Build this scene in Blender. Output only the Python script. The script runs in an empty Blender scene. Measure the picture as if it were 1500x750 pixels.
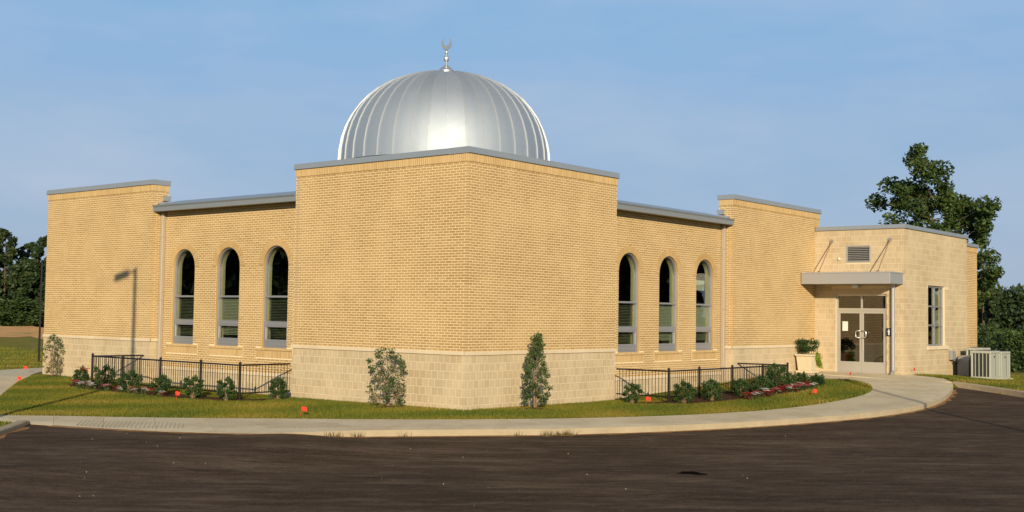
import bpy, bmesh, math, random
import numpy as np
from mathutils import Matrix, Vector
from mathutils.geometry import tessellate_polygon

# ------------------------------------------------------------------ scene, camera, sky, sun
scene = bpy.context.scene
COL = scene.collection
R = math.radians
CAM = np.array([-21.501, -19.053, 0.906])
YAW, PITCH, ROLL, FPX = 0.687175511, 0.0500740502, -0.015155812, 1727.93416
fw = np.array([math.cos(YAW)*math.cos(PITCH), math.sin(YAW)*math.cos(PITCH), math.sin(PITCH)])
rt = np.array([math.sin(YAW), -math.cos(YAW), 0.0])
up = np.cross(rt, fw)
cr, sr = math.cos(ROLL), math.sin(ROLL)
ax = cr*rt - sr*up
ay = sr*rt + cr*up
cam_data = bpy.data.cameras.new('camera')
cam = bpy.data.objects.new('camera', cam_data); COL.objects.link(cam)
cam.matrix_world = Matrix(((ax[0], ay[0], -fw[0], CAM[0]), (ax[1], ay[1], -fw[1], CAM[1]), (ax[2], ay[2], -fw[2], CAM[2]), (0, 0, 0, 1)))
cam_data.sensor_width = 36.0
cam_data.lens = FPX/1500.0*36.0
cam_data.clip_start = 0.1
cam_data.clip_end = 6000.0
scene.camera = cam

SUN_AZ, SUN_EL = R(43.5), R(16.0)            # the light travels towards SUN_AZ (from +X to +Y)
sd = Vector((math.cos(SUN_AZ)*math.cos(SUN_EL), math.sin(SUN_AZ)*math.cos(SUN_EL), -math.sin(SUN_EL)))
sun_data = bpy.data.lights.new('sun', 'SUN'); sun = bpy.data.objects.new('sun', sun_data); COL.objects.link(sun)
sun.rotation_euler = sd.to_track_quat('-Z', 'Y').to_euler()
sun.location = (-40, -38, 30)
sun_data.energy = 4.6
sun_data.angle = R(0.5)
sun_data.color = (1.0, 0.84, 0.60)

world = bpy.data.worlds.new('World'); scene.world = world; world.use_nodes = True
wn, wl = world.node_tree.nodes, world.node_tree.links
wn.clear()
wo = wn.new('ShaderNodeOutputWorld'); bg = wn.new('ShaderNodeBackground'); bg.inputs['Strength'].default_value = 0.10
sky = wn.new('ShaderNodeTexSky'); sky.sky_type = 'NISHITA'; sky.sun_disc = False
sky.sun_elevation = SUN_EL
to_sun = -sd
sky.sun_rotation = math.atan2(to_sun.x, to_sun.y)      # clockwise from +Y
sky.altitude = 50; sky.air_density = 1.0; sky.dust_density = 0.8; sky.ozone_density = 3.0
# thin uneven cirrus veil over the whole dome
tc = wn.new('ShaderNodeTexCoord'); mp = wn.new('ShaderNodeMapping'); mp.inputs['Scale'].default_value = (1.6, 1.6, 5.5); mp.inputs['Rotation'].default_value = (0.15, 0.1, 0.6)
nz = wn.new('ShaderNodeTexNoise'); nz.inputs['Scale'].default_value = 2.1; nz.inputs['Detail'].default_value = 6; nz.inputs['Roughness'].default_value = 0.55
rp = wn.new('ShaderNodeMapRange'); rp.inputs['From Min'].default_value = 0.42; rp.inputs['From Max'].default_value = 0.8; rp.inputs['To Max'].default_value = 0.55
mx = wn.new('ShaderNodeMix'); mx.data_type = 'RGBA'; mx.inputs[7].default_value = (4.6, 5.2, 6.2, 1)
wl.new(tc.outputs['Generated'], mp.inputs['Vector']); wl.new(mp.outputs['Vector'], nz.inputs['Vector']); wl.new(nz.outputs['Fac'], rp.inputs['Value'])
# pale lavender air near the horizon, the same all the way round
sx_ = wn.new('ShaderNodeSeparateXYZ'); wl.new(tc.outputs['Generated'], sx_.inputs['Vector'])
gr = wn.new('ShaderNodeValToRGB'); ge = gr.color_ramp.elements
ge[0].position = 0.0; ge[0].color = (3.1, 3.85, 5.15, 1); ge[1].position = 0.30; ge[1].color = (2.15, 4.1, 6.6, 1)
gm = wn.new('ShaderNodeMapRange'); gm.inputs['From Min'].default_value = 0.2; gm.inputs['From Max'].default_value = 0.75; gm.inputs['To Min'].default_value = 0.9; gm.inputs['To Max'].default_value = 0.0
hm = wn.new('ShaderNodeMix'); hm.data_type = 'RGBA'
wl.new(sx_.outputs['Z'], gr.inputs['Fac']); wl.new(sx_.outputs['Z'], gm.inputs['Value']); wl.new(gm.outputs['Result'], hm.inputs[0]); wl.new(sky.outputs['Color'], hm.inputs[6]); wl.new(gr.outputs['Color'], hm.inputs[7])
wl.new(rp.outputs['Result'], mx.inputs[0]); wl.new(hm.outputs[2], mx.inputs[6]); wl.new(mx.outputs[2], bg.inputs['Color']); wl.new(bg.outputs['Background'], wo.inputs['Surface'])

scene.view_settings.view_transform = 'Standard'
scene.view_settings.look = 'None'
scene.view_settings.exposure = 0.2
scene.view_settings.gamma = 1.0

# ------------------------------------------------------------------ materials
MATS = {}
def new_mat(name):
    m = bpy.data.materials.new(name); m.use_nodes = True
    MATS[name] = m
    return m, m.node_tree.nodes, m.node_tree.links, m.node_tree.nodes['Principled BSDF']
def noise(n, l, scale, detail=4, rough=0.6, vec=None, stretch=None):
    t = n.new('ShaderNodeTexNoise'); t.inputs['Scale'].default_value = scale; t.inputs['Detail'].default_value = detail; t.inputs['Roughness'].default_value = rough
    g = n.new('ShaderNodeNewGeometry')
    src = g.outputs['Position']
    if stretch:
        mpn = n.new('ShaderNodeMapping'); mpn.vector_type = 'TEXTURE'; mpn.inputs['Scale'].default_value = stretch[0:3]
        if len(stretch) > 3: mpn.inputs['Rotation'].default_value = (0, 0, stretch[3])
        l.new(src, mpn.inputs['Vector']); src = mpn.outputs['Vector']
    l.new(src, t.inputs['Vector'])
    return t.outputs['Fac']
def ramp(n, l, fac, stops):
    r = n.new('ShaderNodeValToRGB')
    e = r.color_ramp.elements
    while len(e) > 1: e.remove(e[-1])
    e[0].position = stops[0][0]; e[0].color = (*stops[0][1], 1)
    for p, c in stops[1:]:
        k = e.new(p); k.color = (*c, 1)
    l.new(fac, r.inputs['Fac'])
    return r.outputs['Color']
def mixc(n, l, fac, a, b, mode='MIX'):
    m = n.new('ShaderNodeMix'); m.data_type = 'RGBA'; m.blend_type = mode
    for s, i in ((fac, 0), (a, 6), (b, 7)):
        if hasattr(s, 'is_output') or hasattr(s, 'links'): l.new(s, m.inputs[i])
        elif i == 0: m.inputs[0].default_value = s
        else: m.inputs[i].default_value = (*s, 1)
    return m.outputs[2]
def maprange(n, l, v, a, b, c=0.0, d=1.0):
    m = n.new('ShaderNodeMapRange'); l.new(v, m.inputs['Value'])
    for k, x in zip(('From Min', 'From Max', 'To Min', 'To Max'), (a, b, c, d)): m.inputs[k].default_value = x
    return m.outputs['Result']
def bump(n, l, bs, h, dist, strength=1.0):
    b = n.new('ShaderNodeBump'); b.inputs['Distance'].default_value = dist; b.inputs['Strength'].default_value = strength
    l.new(h, b.inputs['Height']); l.new(b.outputs['Normal'], bs.inputs['Normal'])
def attr(n, name='tone'):
    a = n.new('ShaderNodeAttribute'); a.attribute_name = name
    return a.outputs['Fac']
def spec(bs, v):
    bs.inputs['Specular IOR Level'].default_value = v

def masonry(name, stops, scale, bd, rough=0.85, blotch=0.25, streak=0.0):
    m, n, l, bs = new_mat(name)
    c = ramp(n, l, attr(n), stops)
    f = noise(n, l, scale, 5, 0.7)
    c = mixc(n, l, maprange(n, l, f, 0.3, 0.75, 0.0, blotch), c, tuple(0.62*x for x in stops[0][1]))
    big = noise(n, l, 0.75, 4, 0.6)
    c = mixc(n, l, maprange(n, l, big, 0.42, 0.66, 0.0, 0.40), c, tuple(min(1, 1.22*x) for x in stops[-1][1]))
    if streak:
        st = noise(n, l, 2.2, 4, 0.6, stretch=(1, 1, 8))
        c = mixc(n, l, maprange(n, l, st, 0.5, 0.75, 0.0, streak), c, tuple(0.75*x for x in stops[0][1]))
    l.new(c, bs.inputs['Base Color']); bs.inputs['Roughness'].default_value = rough; spec(bs, 0.2)
    bump(n, l, bs, f, bd)
    return m
M_BRICK = masonry('tan_brick', [(0.0, (0.365, 0.232, 0.090)), (0.15, (0.395, 0.256, 0.103)), (0.6, (0.42, 0.275, 0.113)), (0.9, (0.44, 0.293, 0.124)), (1.0, (0.48, 0.335, 0.155))], 55, 0.004)
M_SOLDIER = masonry('face_brick_soldiers', [(0.0, (0.42, 0.275, 0.112)), (0.6, (0.48, 0.325, 0.142)), (1.0, (0.54, 0.385, 0.185))], 55, 0.004)
M_BLOCK = masonry('ground_face_block', [(0.0, (0.475, 0.375, 0.232)), (0.5, (0.515, 0.412, 0.262)), (1.0, (0.56, 0.455, 0.297))], 38, 0.006, 0.9, 0.3, 0.25)
M_CAP = masonry('cast_stone', [(0.0, (0.60, 0.49, 0.33)), (1.0, (0.66, 0.55, 0.38))], 30, 0.003, 0.8, 0.15)

def plain(name, col, rough=0.5, metal=0.0, sp=0.5, var=0.12, sc=6.0, bd=0.0, bsc=40, dark=0.8):
    m, n, l, bs = new_mat(name)
    f = noise(n, l, sc, 5, 0.6)
    c = mixc(n, l, maprange(n, l, f, 0.35, 0.75, 0.0, min(1, var*4)), col, tuple(dark*x for x in col))
    l.new(c, bs.inputs['Base Color']); bs.inputs['Metallic'].default_value = metal; spec(bs, sp)
    l.new(maprange(n, l, f, 0.3, 0.7, rough*0.88, min(1, rough*1.12)), bs.inputs['Roughness'])
    if bd: bump(n, l, bs, noise(n, l, bsc, 4, 0.65), bd)
    return m
M_MORTAR = plain('mortar', (0.82, 0.675, 0.43), 0.95, 0, 0.1, 0.12, 3, 0.004, 120, 0.85)
M_MORTAR2 = plain('pale_mortar', (0.70, 0.575, 0.38), 0.95, 0, 0.1, 0.12, 3, 0.004, 120, 0.88)
M_COPING = plain('coping_metal', (0.31, 0.345, 0.375), 0.42, 0.35, 0.5, 0.06, 2.5, 0.002, 5)
M_CANOPY = plain('canopy_metal', (0.40, 0.405, 0.405), 0.42, 0.3, 0.5, 0.05, 2.5, 0.001, 4)
M_PIPE = plain('downspout_paint', (0.42, 0.36, 0.28), 0.5, 0.05, 0.4, 0.06, 3)
M_FRAME = plain('window_aluminium', (0.42, 0.43, 0.45), 0.35, 0.55, 0.5, 0.05, 4)
M_DOORF = plain('door_aluminium', (0.55, 0.53, 0.48), 0.35, 0.45, 0.5, 0.05, 4)
M_REVEAL = plain('cream_plaster', (0.62, 0.55, 0.40), 0.8, 0, 0.2)
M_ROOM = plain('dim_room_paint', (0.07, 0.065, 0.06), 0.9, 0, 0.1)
M_BLIND = plain('blind_slat', (0.50, 0.50, 0.42), 0.6, 0, 0.3)
M_DARKBLIND = plain('grey_blind_slat', (0.17, 0.17, 0.15), 0.6, 0, 0.3)
M_IRON = plain('black_iron', (0.022, 0.018, 0.017), 0.45, 0.3, 0.5)
M_RUST = plain('rod_steel', (0.38, 0.25, 0.16), 0.6, 0.4, 0.4, 0.3)
M_WHITE = plain('white_paint', (0.75, 0.74, 0.70), 0.5, 0, 0.4)
M_SIGN = plain('navy_sign', (0.012, 0.016, 0.04), 0.4, 0, 0.5)
M_AC = plain('condenser_paint', (0.42, 0.43, 0.36), 0.5, 0.1, 0.4, 0.1, 3)
M_ACD = plain('condenser_fin', (0.045, 0.045, 0.04), 0.6, 0.3, 0.4)
M_UTIL = plain('utility_grey', (0.30, 0.30, 0.28), 0.5, 0.1, 0.4)
M_POT = plain('cast_planter', (0.62, 0.53, 0.36), 0.8, 0, 0.2, 0.15, 8, 0.003, 50)
M_FLAG = plain('marking_flag_red', (0.75, 0.045, 0.02), 0.5, 0, 0.4, 0.05)
M_TAR = plain('tar', (0.010, 0.008, 0.007), 1.0, 0, 0.0)
M_CHAIR = plain('chair_black', (0.02, 0.02, 0.02), 0.5)
M_GALV = plain('galvanised_pole', (0.33, 0.33, 0.32), 0.45, 0.5, 0.5)
M_BARK = plain('bark', (0.13, 0.095, 0.065), 0.9, 0, 0.1, 0.25, 12, 0.02, 14, 0.5)
M_TWIG = plain('twig', (0.24, 0.17, 0.10), 0.9, 0, 0.1, 0.2, 20)
M_MULCH = plain('mulch', (0.10, 0.052, 0.03), 1.0, 0, 0.1, 0.25, 25, 0.03, 40, 0.4)
M_PEBBLE = plain('pale_pebble', (0.30, 0.26, 0.21), 0.8, 0, 0.2)

def dome_mat():
    m, n, l, bs = new_mat('dome_aluminium')
    f = noise(n, l, 1.4, 4, 0.6); g = noise(n, l, 7, 3, 0.6)
    c = ramp(n, l, attr(n), [(0, (0.385, 0.435, 0.485)), (1, (0.45, 0.50, 0.55))])
    c = mixc(n, l, maprange(n, l, g, 0.4, 0.8, 0, 0.15), c, (0.34, 0.39, 0.44))
    l.new(c, bs.inputs['Base Color']); bs.inputs['Metallic'].default_value = 0.78
    l.new(maprange(n, l, f, 0.3, 0.7, 0.62, 0.68), bs.inputs['Roughness'])
    bump(n, l, bs, f, 0.02, 0.35)
    return m
M_DOME = dome_mat()
M_SEAM = plain('seam_aluminium', (0.46, 0.48, 0.50), 0.5, 0.5, 0.5, 0.03)
M_CRESC = plain('dull_finial', (0.40, 0.41, 0.42), 0.4, 0.7, 0.5, 0.03)
M_FINIAL = plain('polished_finial', (0.75, 0.75, 0.74), 0.34, 0.85, 0.5, 0.03)

def glass_mat(name, tint, glo=1.0, ior=1.55):
    m = bpy.data.materials.new(name); m.use_nodes = True; n, l = m.node_tree.nodes, m.node_tree.links
    n.clear()
    o = n.new('ShaderNodeOutputMaterial'); mixn = n.new('ShaderNodeMixShader'); tr = n.new('ShaderNodeBsdfTransparent'); gl = n.new('ShaderNodeBsdfGlossy'); fr = n.new('ShaderNodeFresnel')
    tr.inputs['Color'].default_value = (*tint, 1); gl.inputs['Roughness'].default_value = 0.015; gb = n.new('ShaderNodeNewGeometry'); l.new(maprange(n, l, gb.outputs['Backfacing'], 0, 1, ior, 1/ior), fr.inputs['IOR'])
    gl.inputs['Color'].default_value = (glo, glo, glo, 1)
    g = noise(n, l, 0.9, 2, 0.5); b = n.new('ShaderNodeBump'); b.inputs['Distance'].default_value = 0.01; b.inputs['Strength'].default_value = 0.25; l.new(g, b.inputs['Height']); l.new(b.outputs['Normal'], gl.inputs['Normal'])
    l.new(fr.outputs['Fac'], mixn.inputs['Fac']); l.new(tr.outputs['BSDF'], mixn.inputs[1]); l.new(gl.outputs['BSDF'], mixn.inputs[2]); l.new(mixn.outputs['Shader'], o.inputs['Surface'])
    return m
M_GLASS = glass_mat('window_glass', (0.80, 0.84, 0.78), 1.0, 1.75)
M_DGLASS = glass_mat('door_glass', (0.30, 0.28, 0.24), 1.0, 2.2)

def leaf_mat(name, stops, trans=0.25, rough=0.5):
    m, n, l, bs = new_mat(name)
    c = ramp(n, l, attr(n), stops)
    l.new(c, bs.inputs['Base Color']); bs.inputs['Roughness'].default_value = rough; spec(bs, 0.35)
    t = n.new('ShaderNodeBsdfTranslucent'); l.new(c, t.inputs['Color'])
    mixn = n.new('ShaderNodeMixShader'); mixn.inputs['Fac'].default_value = trans
    o = n['Material Output']
    l.new(bs.outputs['BSDF'], mixn.inputs[1]); l.new(t.outputs['BSDF'], mixn.inputs[2]); l.new(mixn.outputs['Shader'], o.inputs['Surface'])
    return m
M_LEAF_TREE = leaf_mat('tree_leaf', [(0, (0.022, 0.042, 0.012)), (0.5, (0.048, 0.085, 0.020)), (0.85, (0.085, 0.125, 0.030)), (1, (0.13, 0.16, 0.045))], 0.2)
M_LEAF_WOOD = leaf_mat('woodland_leaf', [(0, (0.016, 0.030, 0.011)), (0.6, (0.034, 0.058, 0.018)), (1, (0.075, 0.10, 0.032))], 0.15)
M_LEAF_SHRUB = leaf_mat('shrub_leaf', [(0, (0.018, 0.042, 0.012)), (0.6, (0.04, 0.085, 0.02)), (1, (0.10, 0.15, 0.04))], 0.2)
M_LEAF_SAP = leaf_mat('sapling_leaf', [(0, (0.035, 0.075, 0.022)), (0.45, (0.075, 0.125, 0.035)), (0.75, (0.15, 0.18, 0.06)), (0.9, (0.24, 0.21, 0.09)), (1, (0.27, 0.17, 0.075))], 0.25)
M_LEAF_LIME = leaf_mat('lime_leaf', [(0, (0.16, 0.26, 0.03)), (1, (0.34, 0.42, 0.06))], 0.3)
M_LEAF_BED = leaf_mat('bedding_leaf', [(0, (0.035, 0.06, 0.016)), (0.6, (0.08, 0.12, 0.03)), (1, (0.13, 0.15, 0.05))], 0.25)
M_LEAF_RED = leaf_mat('bronze_leaf', [(0, (0.06, 0.018, 0.012)), (1, (0.16, 0.05, 0.03))], 0.25)
M_GRASS = leaf_mat('grass_blade', [(0, (0.085, 0.125, 0.010)), (0.45, (0.17, 0.175, 0.015)), (0.75, (0.25, 0.21, 0.024)), (1, (0.36, 0.25, 0.055))], 0.3, 0.6)
M_WEED = leaf_mat('dry_weed', [(0, (0.10, 0.085, 0.025)), (1, (0.24, 0.15, 0.06))], 0.3, 0.7)
M_FL_WHITE = plain('white_petal', (0.78, 0.75, 0.72), 0.6)
M_FL_RED = plain('crimson_petal', (0.42, 0.02, 0.025), 0.6)
M_FL_PINK = plain('pink_petal', (0.62, 0.16, 0.20), 0.6)
M_FL_CORAL = plain('scarlet_petal', (0.78, 0.06, 0.02), 0.6)

def lawn_mat():
    m, n, l, bs = new_mat('lawn')
    a = noise(n, l, 1.1, 5, 0.6); b = noise(n, l, 14, 5, 0.7); c0 = noise(n, l, 0.09, 3, 0.5)
    c = ramp(n, l, b, [(0.3, (0.11, 0.125, 0.012)), (0.5, (0.19, 0.175, 0.017)), (0.7, (0.27, 0.21, 0.03))])
    c = mixc(n, l, maprange(n, l, a, 0.46, 0.60, 0, 0.75), c, (0.27, 0.20, 0.045))
    c = mixc(n, l, maprange(n, l, c0, 0.5, 0.68, 0, 0.6), c, (0.27, 0.19, 0.055))
    l.new(c, bs.inputs['Base Color']); bs.inputs['Roughness'].default_value = 0.95; spec(bs, 0.1)
    bump(n, l, bs, b, 0.05)
    return m
M_LAWN = lawn_mat()
def soil_mat():
    m, n, l, bs = new_mat('red_soil')
    a = noise(n, l, 0.25, 5, 0.7)
    c = ramp(n, l, a, [(0.35, (0.30, 0.24, 0.04)), (0.48, (0.60, 0.29, 0.075)), (0.7, (0.70, 0.34, 0.10))])
    l.new(c, bs.inputs['Base Color']); bs.inputs['Roughness'].default_value = 1.0
    bump(n, l, bs, a, 0.3)
    return m
M_SOIL = soil_mat()
def concrete_mat():
    m, n, l, bs = new_mat('concrete')
    a = noise(n, l, 0.8, 5, 0.6); b = noise(n, l, 22, 6, 0.9); t = attr(n)
    c = ramp(n, l, t, [(0, (0.60, 0.515, 0.345)), (1, (0.66, 0.57, 0.385))])
    c = mixc(n, l, maprange(n, l, a, 0.44, 0.60, 0, 0.7), c, (0.51, 0.43, 0.28))
    c = mixc(n, l, maprange(n, l, b, 0.5, 0.64, 0, 0.5), c, (0.50, 0.43, 0.31))
    st = noise(n, l, 3.0, 4, 0.6)
    c = mixc(n, l, maprange(n, l, st, 0.54, 0.68, 0, 0.55), c, (0.50, 0.36, 0.20))
    l.new(c, bs.inputs['Base Color']); bs.inputs['Roughness'].default_value = 0.9; spec(bs, 0.2)
    bump(n, l, bs, b, 0.004)
    return m
M_CONC = concrete_mat()
M_KERB = plain('kerb_concrete', (0.42, 0.345, 0.225), 0.9, 0, 0.2, 0.18, 2.5, 0.004, 60, 0.75)
M_GROOVE_SHADE = plain('groove_shade', (0.49, 0.42, 0.285), 1.0, 0, 0.1)  # darker concrete tone standing in for the shade inside the ramp grooves
M_DIRT = plain('washed_dirt', (0.36, 0.20, 0.085), 1.0, 0, 0.1, 0.25, 6, 0.02, 30, 0.6)
def asphalt_mat():
    m, n, l, bs = new_mat('asphalt')
    A_ = -0.883      # paver passes run across the drive
    big = noise(n, l, 0.30, 4, 0.55); st1 = noise(n, l, 1.6, 6, 0.7, stretch=(5.0, 1.0, 1.0, A_)); st2 = noise(n, l, 5.0, 6, 0.75, stretch=(4.0, 1.0, 1.0, A_+.12))
    md = noise(n, l, 4.5, 6, 0.8); b = noise(n, l, 15, 7, 0.95)
    c = ramp(n, l, st1, [(0.36, (0.044, 0.0255, 0.0125)), (0.5, (0.075, 0.0455, 0.0245)), (0.64, (0.130, 0.086, 0.053))])
    c = mixc(n, l, maprange(n, l, big, 0.44, 0.60, 0, 0.55), c, (0.048, 0.029, 0.015))
    c = mixc(n, l, maprange(n, l, st2, 0.50, 0.66, 0, 0.65), c, (0.155, 0.108, 0.071))
    c = mixc(n, l, maprange(n, l, st2, 0.47, 0.34, 0, 0.60), c, (0.034, 0.0205, 0.0105))
    c = mixc(n, l, maprange(n, l, md, 0.52, 0.66, 0, 0.55), c, (0.031, 0.019, 0.0105))
    c = mixc(n, l, maprange(n, l, b, 0.52, 0.64, 0, 0.65), c, (0.19, 0.138, 0.095))
    c = mixc(n, l, maprange(n, l, b, 0.46, 0.36, 0, 0.55), c, (0.024, 0.0145, 0.0085))
    v = n.new('ShaderNodeTexVoronoi'); v.inputs['Scale'].default_value = 7.5; g = n.new('ShaderNodeNewGeometry'); l.new(g.outputs['Position'], v.inputs['Vector'])
    c = mixc(n, l, maprange(n, l, v.outputs['Distance'], 0.055, 0.035, 0, 0.5), c, (0.24, 0.20, 0.16))
    l.new(c, bs.inputs['Base Color']); bs.inputs['Roughness'].default_value = 0.93; spec(bs, 0.12)
    bump(n, l, bs, b, 0.008)
    return m
M_ASPH = asphalt_mat()

# ------------------------------------------------------------------ helpers
def tag(o, label=None, cat=None, group=None, kind=None):
    if label: o['label'] = label
    if cat: o['category'] = cat
    if group: o['group'] = group
    if kind: o['kind'] = kind
    return o
def thing(name, label, cat, loc=(0, 0, 0), group=None, rz=0.0):
    o = bpy.data.objects.new(name, None); COL.objects.link(o); o.location = loc; o.rotation_euler = (0, 0, rz)
    o.empty_display_size = 0.2
    return tag(o, label, cat, group)
def link(name, mesh, parent=None):
    o = bpy.data.objects.new(name, mesh); COL.objects.link(o)
    if parent is not None: o.parent = parent
    return o
def np_mesh(name, V, F, mat, tone=None, smooth=False):
    """V (n,3); F (m,k) array of one face size"""
    V = np.asarray(V, np.float32); F = np.asarray(F, np.int32)
    me = bpy.data.meshes.new(name)
    k = F.shape[1]
    me.vertices.add(len(V)); me.vertices.foreach_set('co', V.ravel())
    me.loops.add(F.size); me.loops.foreach_set('vertex_index', F.ravel())
    me.polygons.add(len(F)); me.polygons.foreach_set('loop_start', np.arange(0, F.size, k, dtype=np.int32)); me.polygons.foreach_set('loop_total', np.full(len(F), k, np.int32))
    if tone is not None:
        a = me.attributes.new('tone', 'FLOAT', 'FACE'); a.data.foreach_set('value', np.asarray(tone, np.float32))
    me.materials.append(mat)
    me.update(calc_edges=True)
    me.polygons.foreach_set('use_smooth', np.full(len(F), smooth))
    me.validate()
    return me
BOXF = np.array([(0, 3, 2, 1), (4, 5, 6, 7), (0, 1, 5, 4), (1, 2, 6, 5), (2, 3, 7, 6), (3, 0, 4, 7)])
def box_verts(lo, hi):
    (a, b, c), (d, e, f) = lo, hi
    return np.array([(a, b, c), (d, b, c), (d, e, c), (a, e, c), (a, b, f), (d, b, f), (d, e, f), (a, e, f)])

class MB:
    """collects polygons of any size, builds ONE mesh object"""
    def __init__(self): self.v = []; self.f = []; self.t = []
    def poly(self, verts, faces, tone=0.5):
        o = len(self.v); self.v += [tuple(map(float, p)) for p in verts]; self.f += [tuple(i+o for i in f) for f in faces]; self.t += [tone]*len(faces)
        return self
    def box(self, lo, hi, tone=0.5):
        lo2 = [min(a, b) for a, b in zip(lo, hi)]; hi2 = [max(a, b) for a, b in zip(lo, hi)]
        return self.poly(box_verts(lo2, hi2), BOXF.tolist(), tone)
    def tube(self, pts, rad, seg=8, tone=0.5, cap=True):
        pts = [Vector(p) for p in pts]
        if not hasattr(rad, '__len__'): rad = [rad]*len(pts)
        rings = []
        ref = None
        for i, p in enumerate(pts):
            d = (pts[min(i+1, len(pts)-1)] - pts[max(i-1, 0)]).normalized()
            if ref is None: ref = Vector((0, 0, 1)) if abs(d.z) < 0.9 else Vector((1, 0, 0))
            u = d.cross(ref).normalized(); w = d.cross(u).normalized(); ref = u.cross(d)
            rings.append([p + (u*math.cos(2*math.pi*k/seg) + w*math.sin(2*math.pi*k/seg))*rad[i] for k in range(seg)])
        V = [q for r_ in rings for q in r_]; F = []
        for i in range(len(pts)-1):
            for k in range(seg):
                F.append((i*seg+k, i*seg+(k+1) % seg, (i+1)*seg+(k+1) % seg, (i+1)*seg+k))
        if cap: F += [tuple(range(seg))[::-1], tuple(range((len(pts)-1)*seg, len(pts)*seg))]
        return self.poly(V, F, tone)
    def lathe(self, prof, c=(0, 0, 0), seg=32, tone=0.5):
        V = []; F = []
        for r_, z in prof:
            for k in range(seg):
                a = 2*math.pi*k/seg; V.append((c[0]+r_*math.cos(a), c[1]+r_*math.sin(a), c[2]+z))
        for i in range(len(prof)-1):
            for k in range(seg): F.append((i*seg+k, i*seg+(k+1) % seg, (i+1)*seg+(k+1) % seg, (i+1)*seg+k))
        F += [tuple(range(seg))[::-1], tuple(range((len(prof)-1)*seg, len(prof)*seg))]
        return self.poly(V, F, tone)
    def prism(self, T, outer, n0, n1, holes=(), tone=0.5):
        loops = [list(outer)] + [list(h_) for h_ in holes]
        tri = tessellate_polygon([[Vector((a, b, 0)) for a, b in lp] for lp in loops])
        flat = [p for lp in loops for p in lp]; N = len(flat)
        V = [T(s, n0, z) for s, z in flat] + [T(s, n1, z) for s, z in flat]
        F = [tuple(t) for t in tri] + [tuple(i+N for i in t[::-1]) for t in tri]
        o = 0
        for lp in loops:
            m = len(lp)
            for i in range(m): F.append((o+i, o+(i+1) % m, N+o+(i+1) % m, N+o+i))
            o += m
        return self.poly(V, F, tone)
    def build(self, name, mat, parent=None, smooth=False, bevel=0.0, kind=None):
        bm = bmesh.new()
        vs = [bm.verts.new(p) for p in self.v]
        ly = bm.faces.layers.float.new('tone')
        for f, t in zip(self.f, self.t):
            try: q = bm.faces.new([vs[i] for i in f])
            except ValueError: continue
            q[ly] = t; q.smooth = smooth
        bmesh.ops.recalc_face_normals(bm, faces=bm.faces)
        if bevel:
            es = [e for e in bm.edges if len(e.link_faces) == 2 and e.calc_face_angle(0) > 0.6]
            bmesh.ops.bevel(bm, geom=es, offset=bevel, segments=1, affect='EDGES', clamp_overlap=True)
        me = bpy.data.meshes.new(name); bm.to_mesh(me); bm.free(); me.materials.append(mat)
        o = link(name, me, parent)
        if kind: o['kind'] = kind
        return o

# ground height (thin-plate surface through the surveyed heights)
CP = np.array([(0,0,-1.43),(6.4,0,-1.47),(0,6.4,-1.47),(0,13,-1.43),(0,19.6,-1.42),(9,-1,-1.40),(13,0,-1.22),(13,-4,-1.27),(16.5,0,-1.05),(16.7,-3.3,-1.10),
(19.47,-1,-.985),(19.47,-3.3,-1.0),(26,-3.4,-1.2),(24,-5,-1.25),(17,-6.5,-1.2),(12,-6.9,-1.34),(5,-6.8,-1.47),(0,-5,-1.5),(-5,-1.3,-1.5),(-8.8,4.1,-1.5),
(-12,8,-1.48),(-5,15,-1.46),(2,24,-1.45),(-12,20,-1.47),(30,-10,-1.35),(15,-12,-1.35),(0,-12,-1.5),(-14,-6,-1.5),(10,10,-1.3),(35,5,-1.3),(0,32,-1.5)])
def _U(r2): return np.where(r2 > 1e-12, r2*np.log(np.maximum(r2, 1e-12)), 0)
_n = len(CP)
_P = np.c_[np.ones(_n), CP[:, :2]]
_W = np.linalg.solve(np.block([[_U(((CP[:, None, :2]-CP[None, :, :2])**2).sum(-1)) + np.eye(_n)*.5, _P], [_P.T, np.zeros((3, 3))]]), np.r_[CP[:, 2], 0, 0, 0])
def H(x, y):
    x = np.asarray(x, float); y = np.asarray(y, float)
    d2 = (x[..., None]-CP[:, 0])**2 + (y[..., None]-CP[:, 1])**2
    v = (_U(d2)*_W[:_n]).sum(-1) + _W[_n] + _W[_n+1]*x + _W[_n+2]*y
    r = np.hypot(x-5, y-2); t = np.clip((r-18)/22, 0, 1); t = t*t*(3-2*t)
    return v*(1-t) + (-1.5)*t
def hz(x, y): return float(H(x, y))
def inside(px, py, poly):
    r = np.zeros(px.shape, bool); n = len(poly)
    for i in range(n):
        x1, y1 = poly[i]; x2, y2 = poly[(i+1) % n]
        if y1 == y2: continue
        r ^= ((y1 > py) != (y2 > py)) & (px < (x2-x1)*(py-y1)/(y2-y1)+x1)
    return r
def catmull(pts, per=6):
    P = [np.array(pts[0])*2-np.array(pts[1])] + [np.array(p) for p in pts] + [np.array(pts[-1])*2-np.array(pts[-2])]
    out = []
    for i in range(1, len(P)-2):
        for k in range(per):
            t = k/per
            out.append(0.5*((2*P[i]) + (-P[i-1]+P[i+1])*t + (2*P[i-1]-5*P[i]+4*P[i+1]-P[i+2])*t*t + (-P[i-1]+3*P[i]-3*P[i+1]+P[i+2])*t**3))
    out.append(P[-2]); return np.array(out)
def resample(pts, n):
    pts = np.asarray(pts, float); d = np.r_[0, np.cumsum(np.hypot(*np.diff(pts, axis=0).T))]
    t = np.linspace(0, d[-1], n)
    return np.c_[np.interp(t, d, pts[:, 0]), np.interp(t, d, pts[:, 1])]
rng = np.random.default_rng(7)
random.seed(7)

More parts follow.
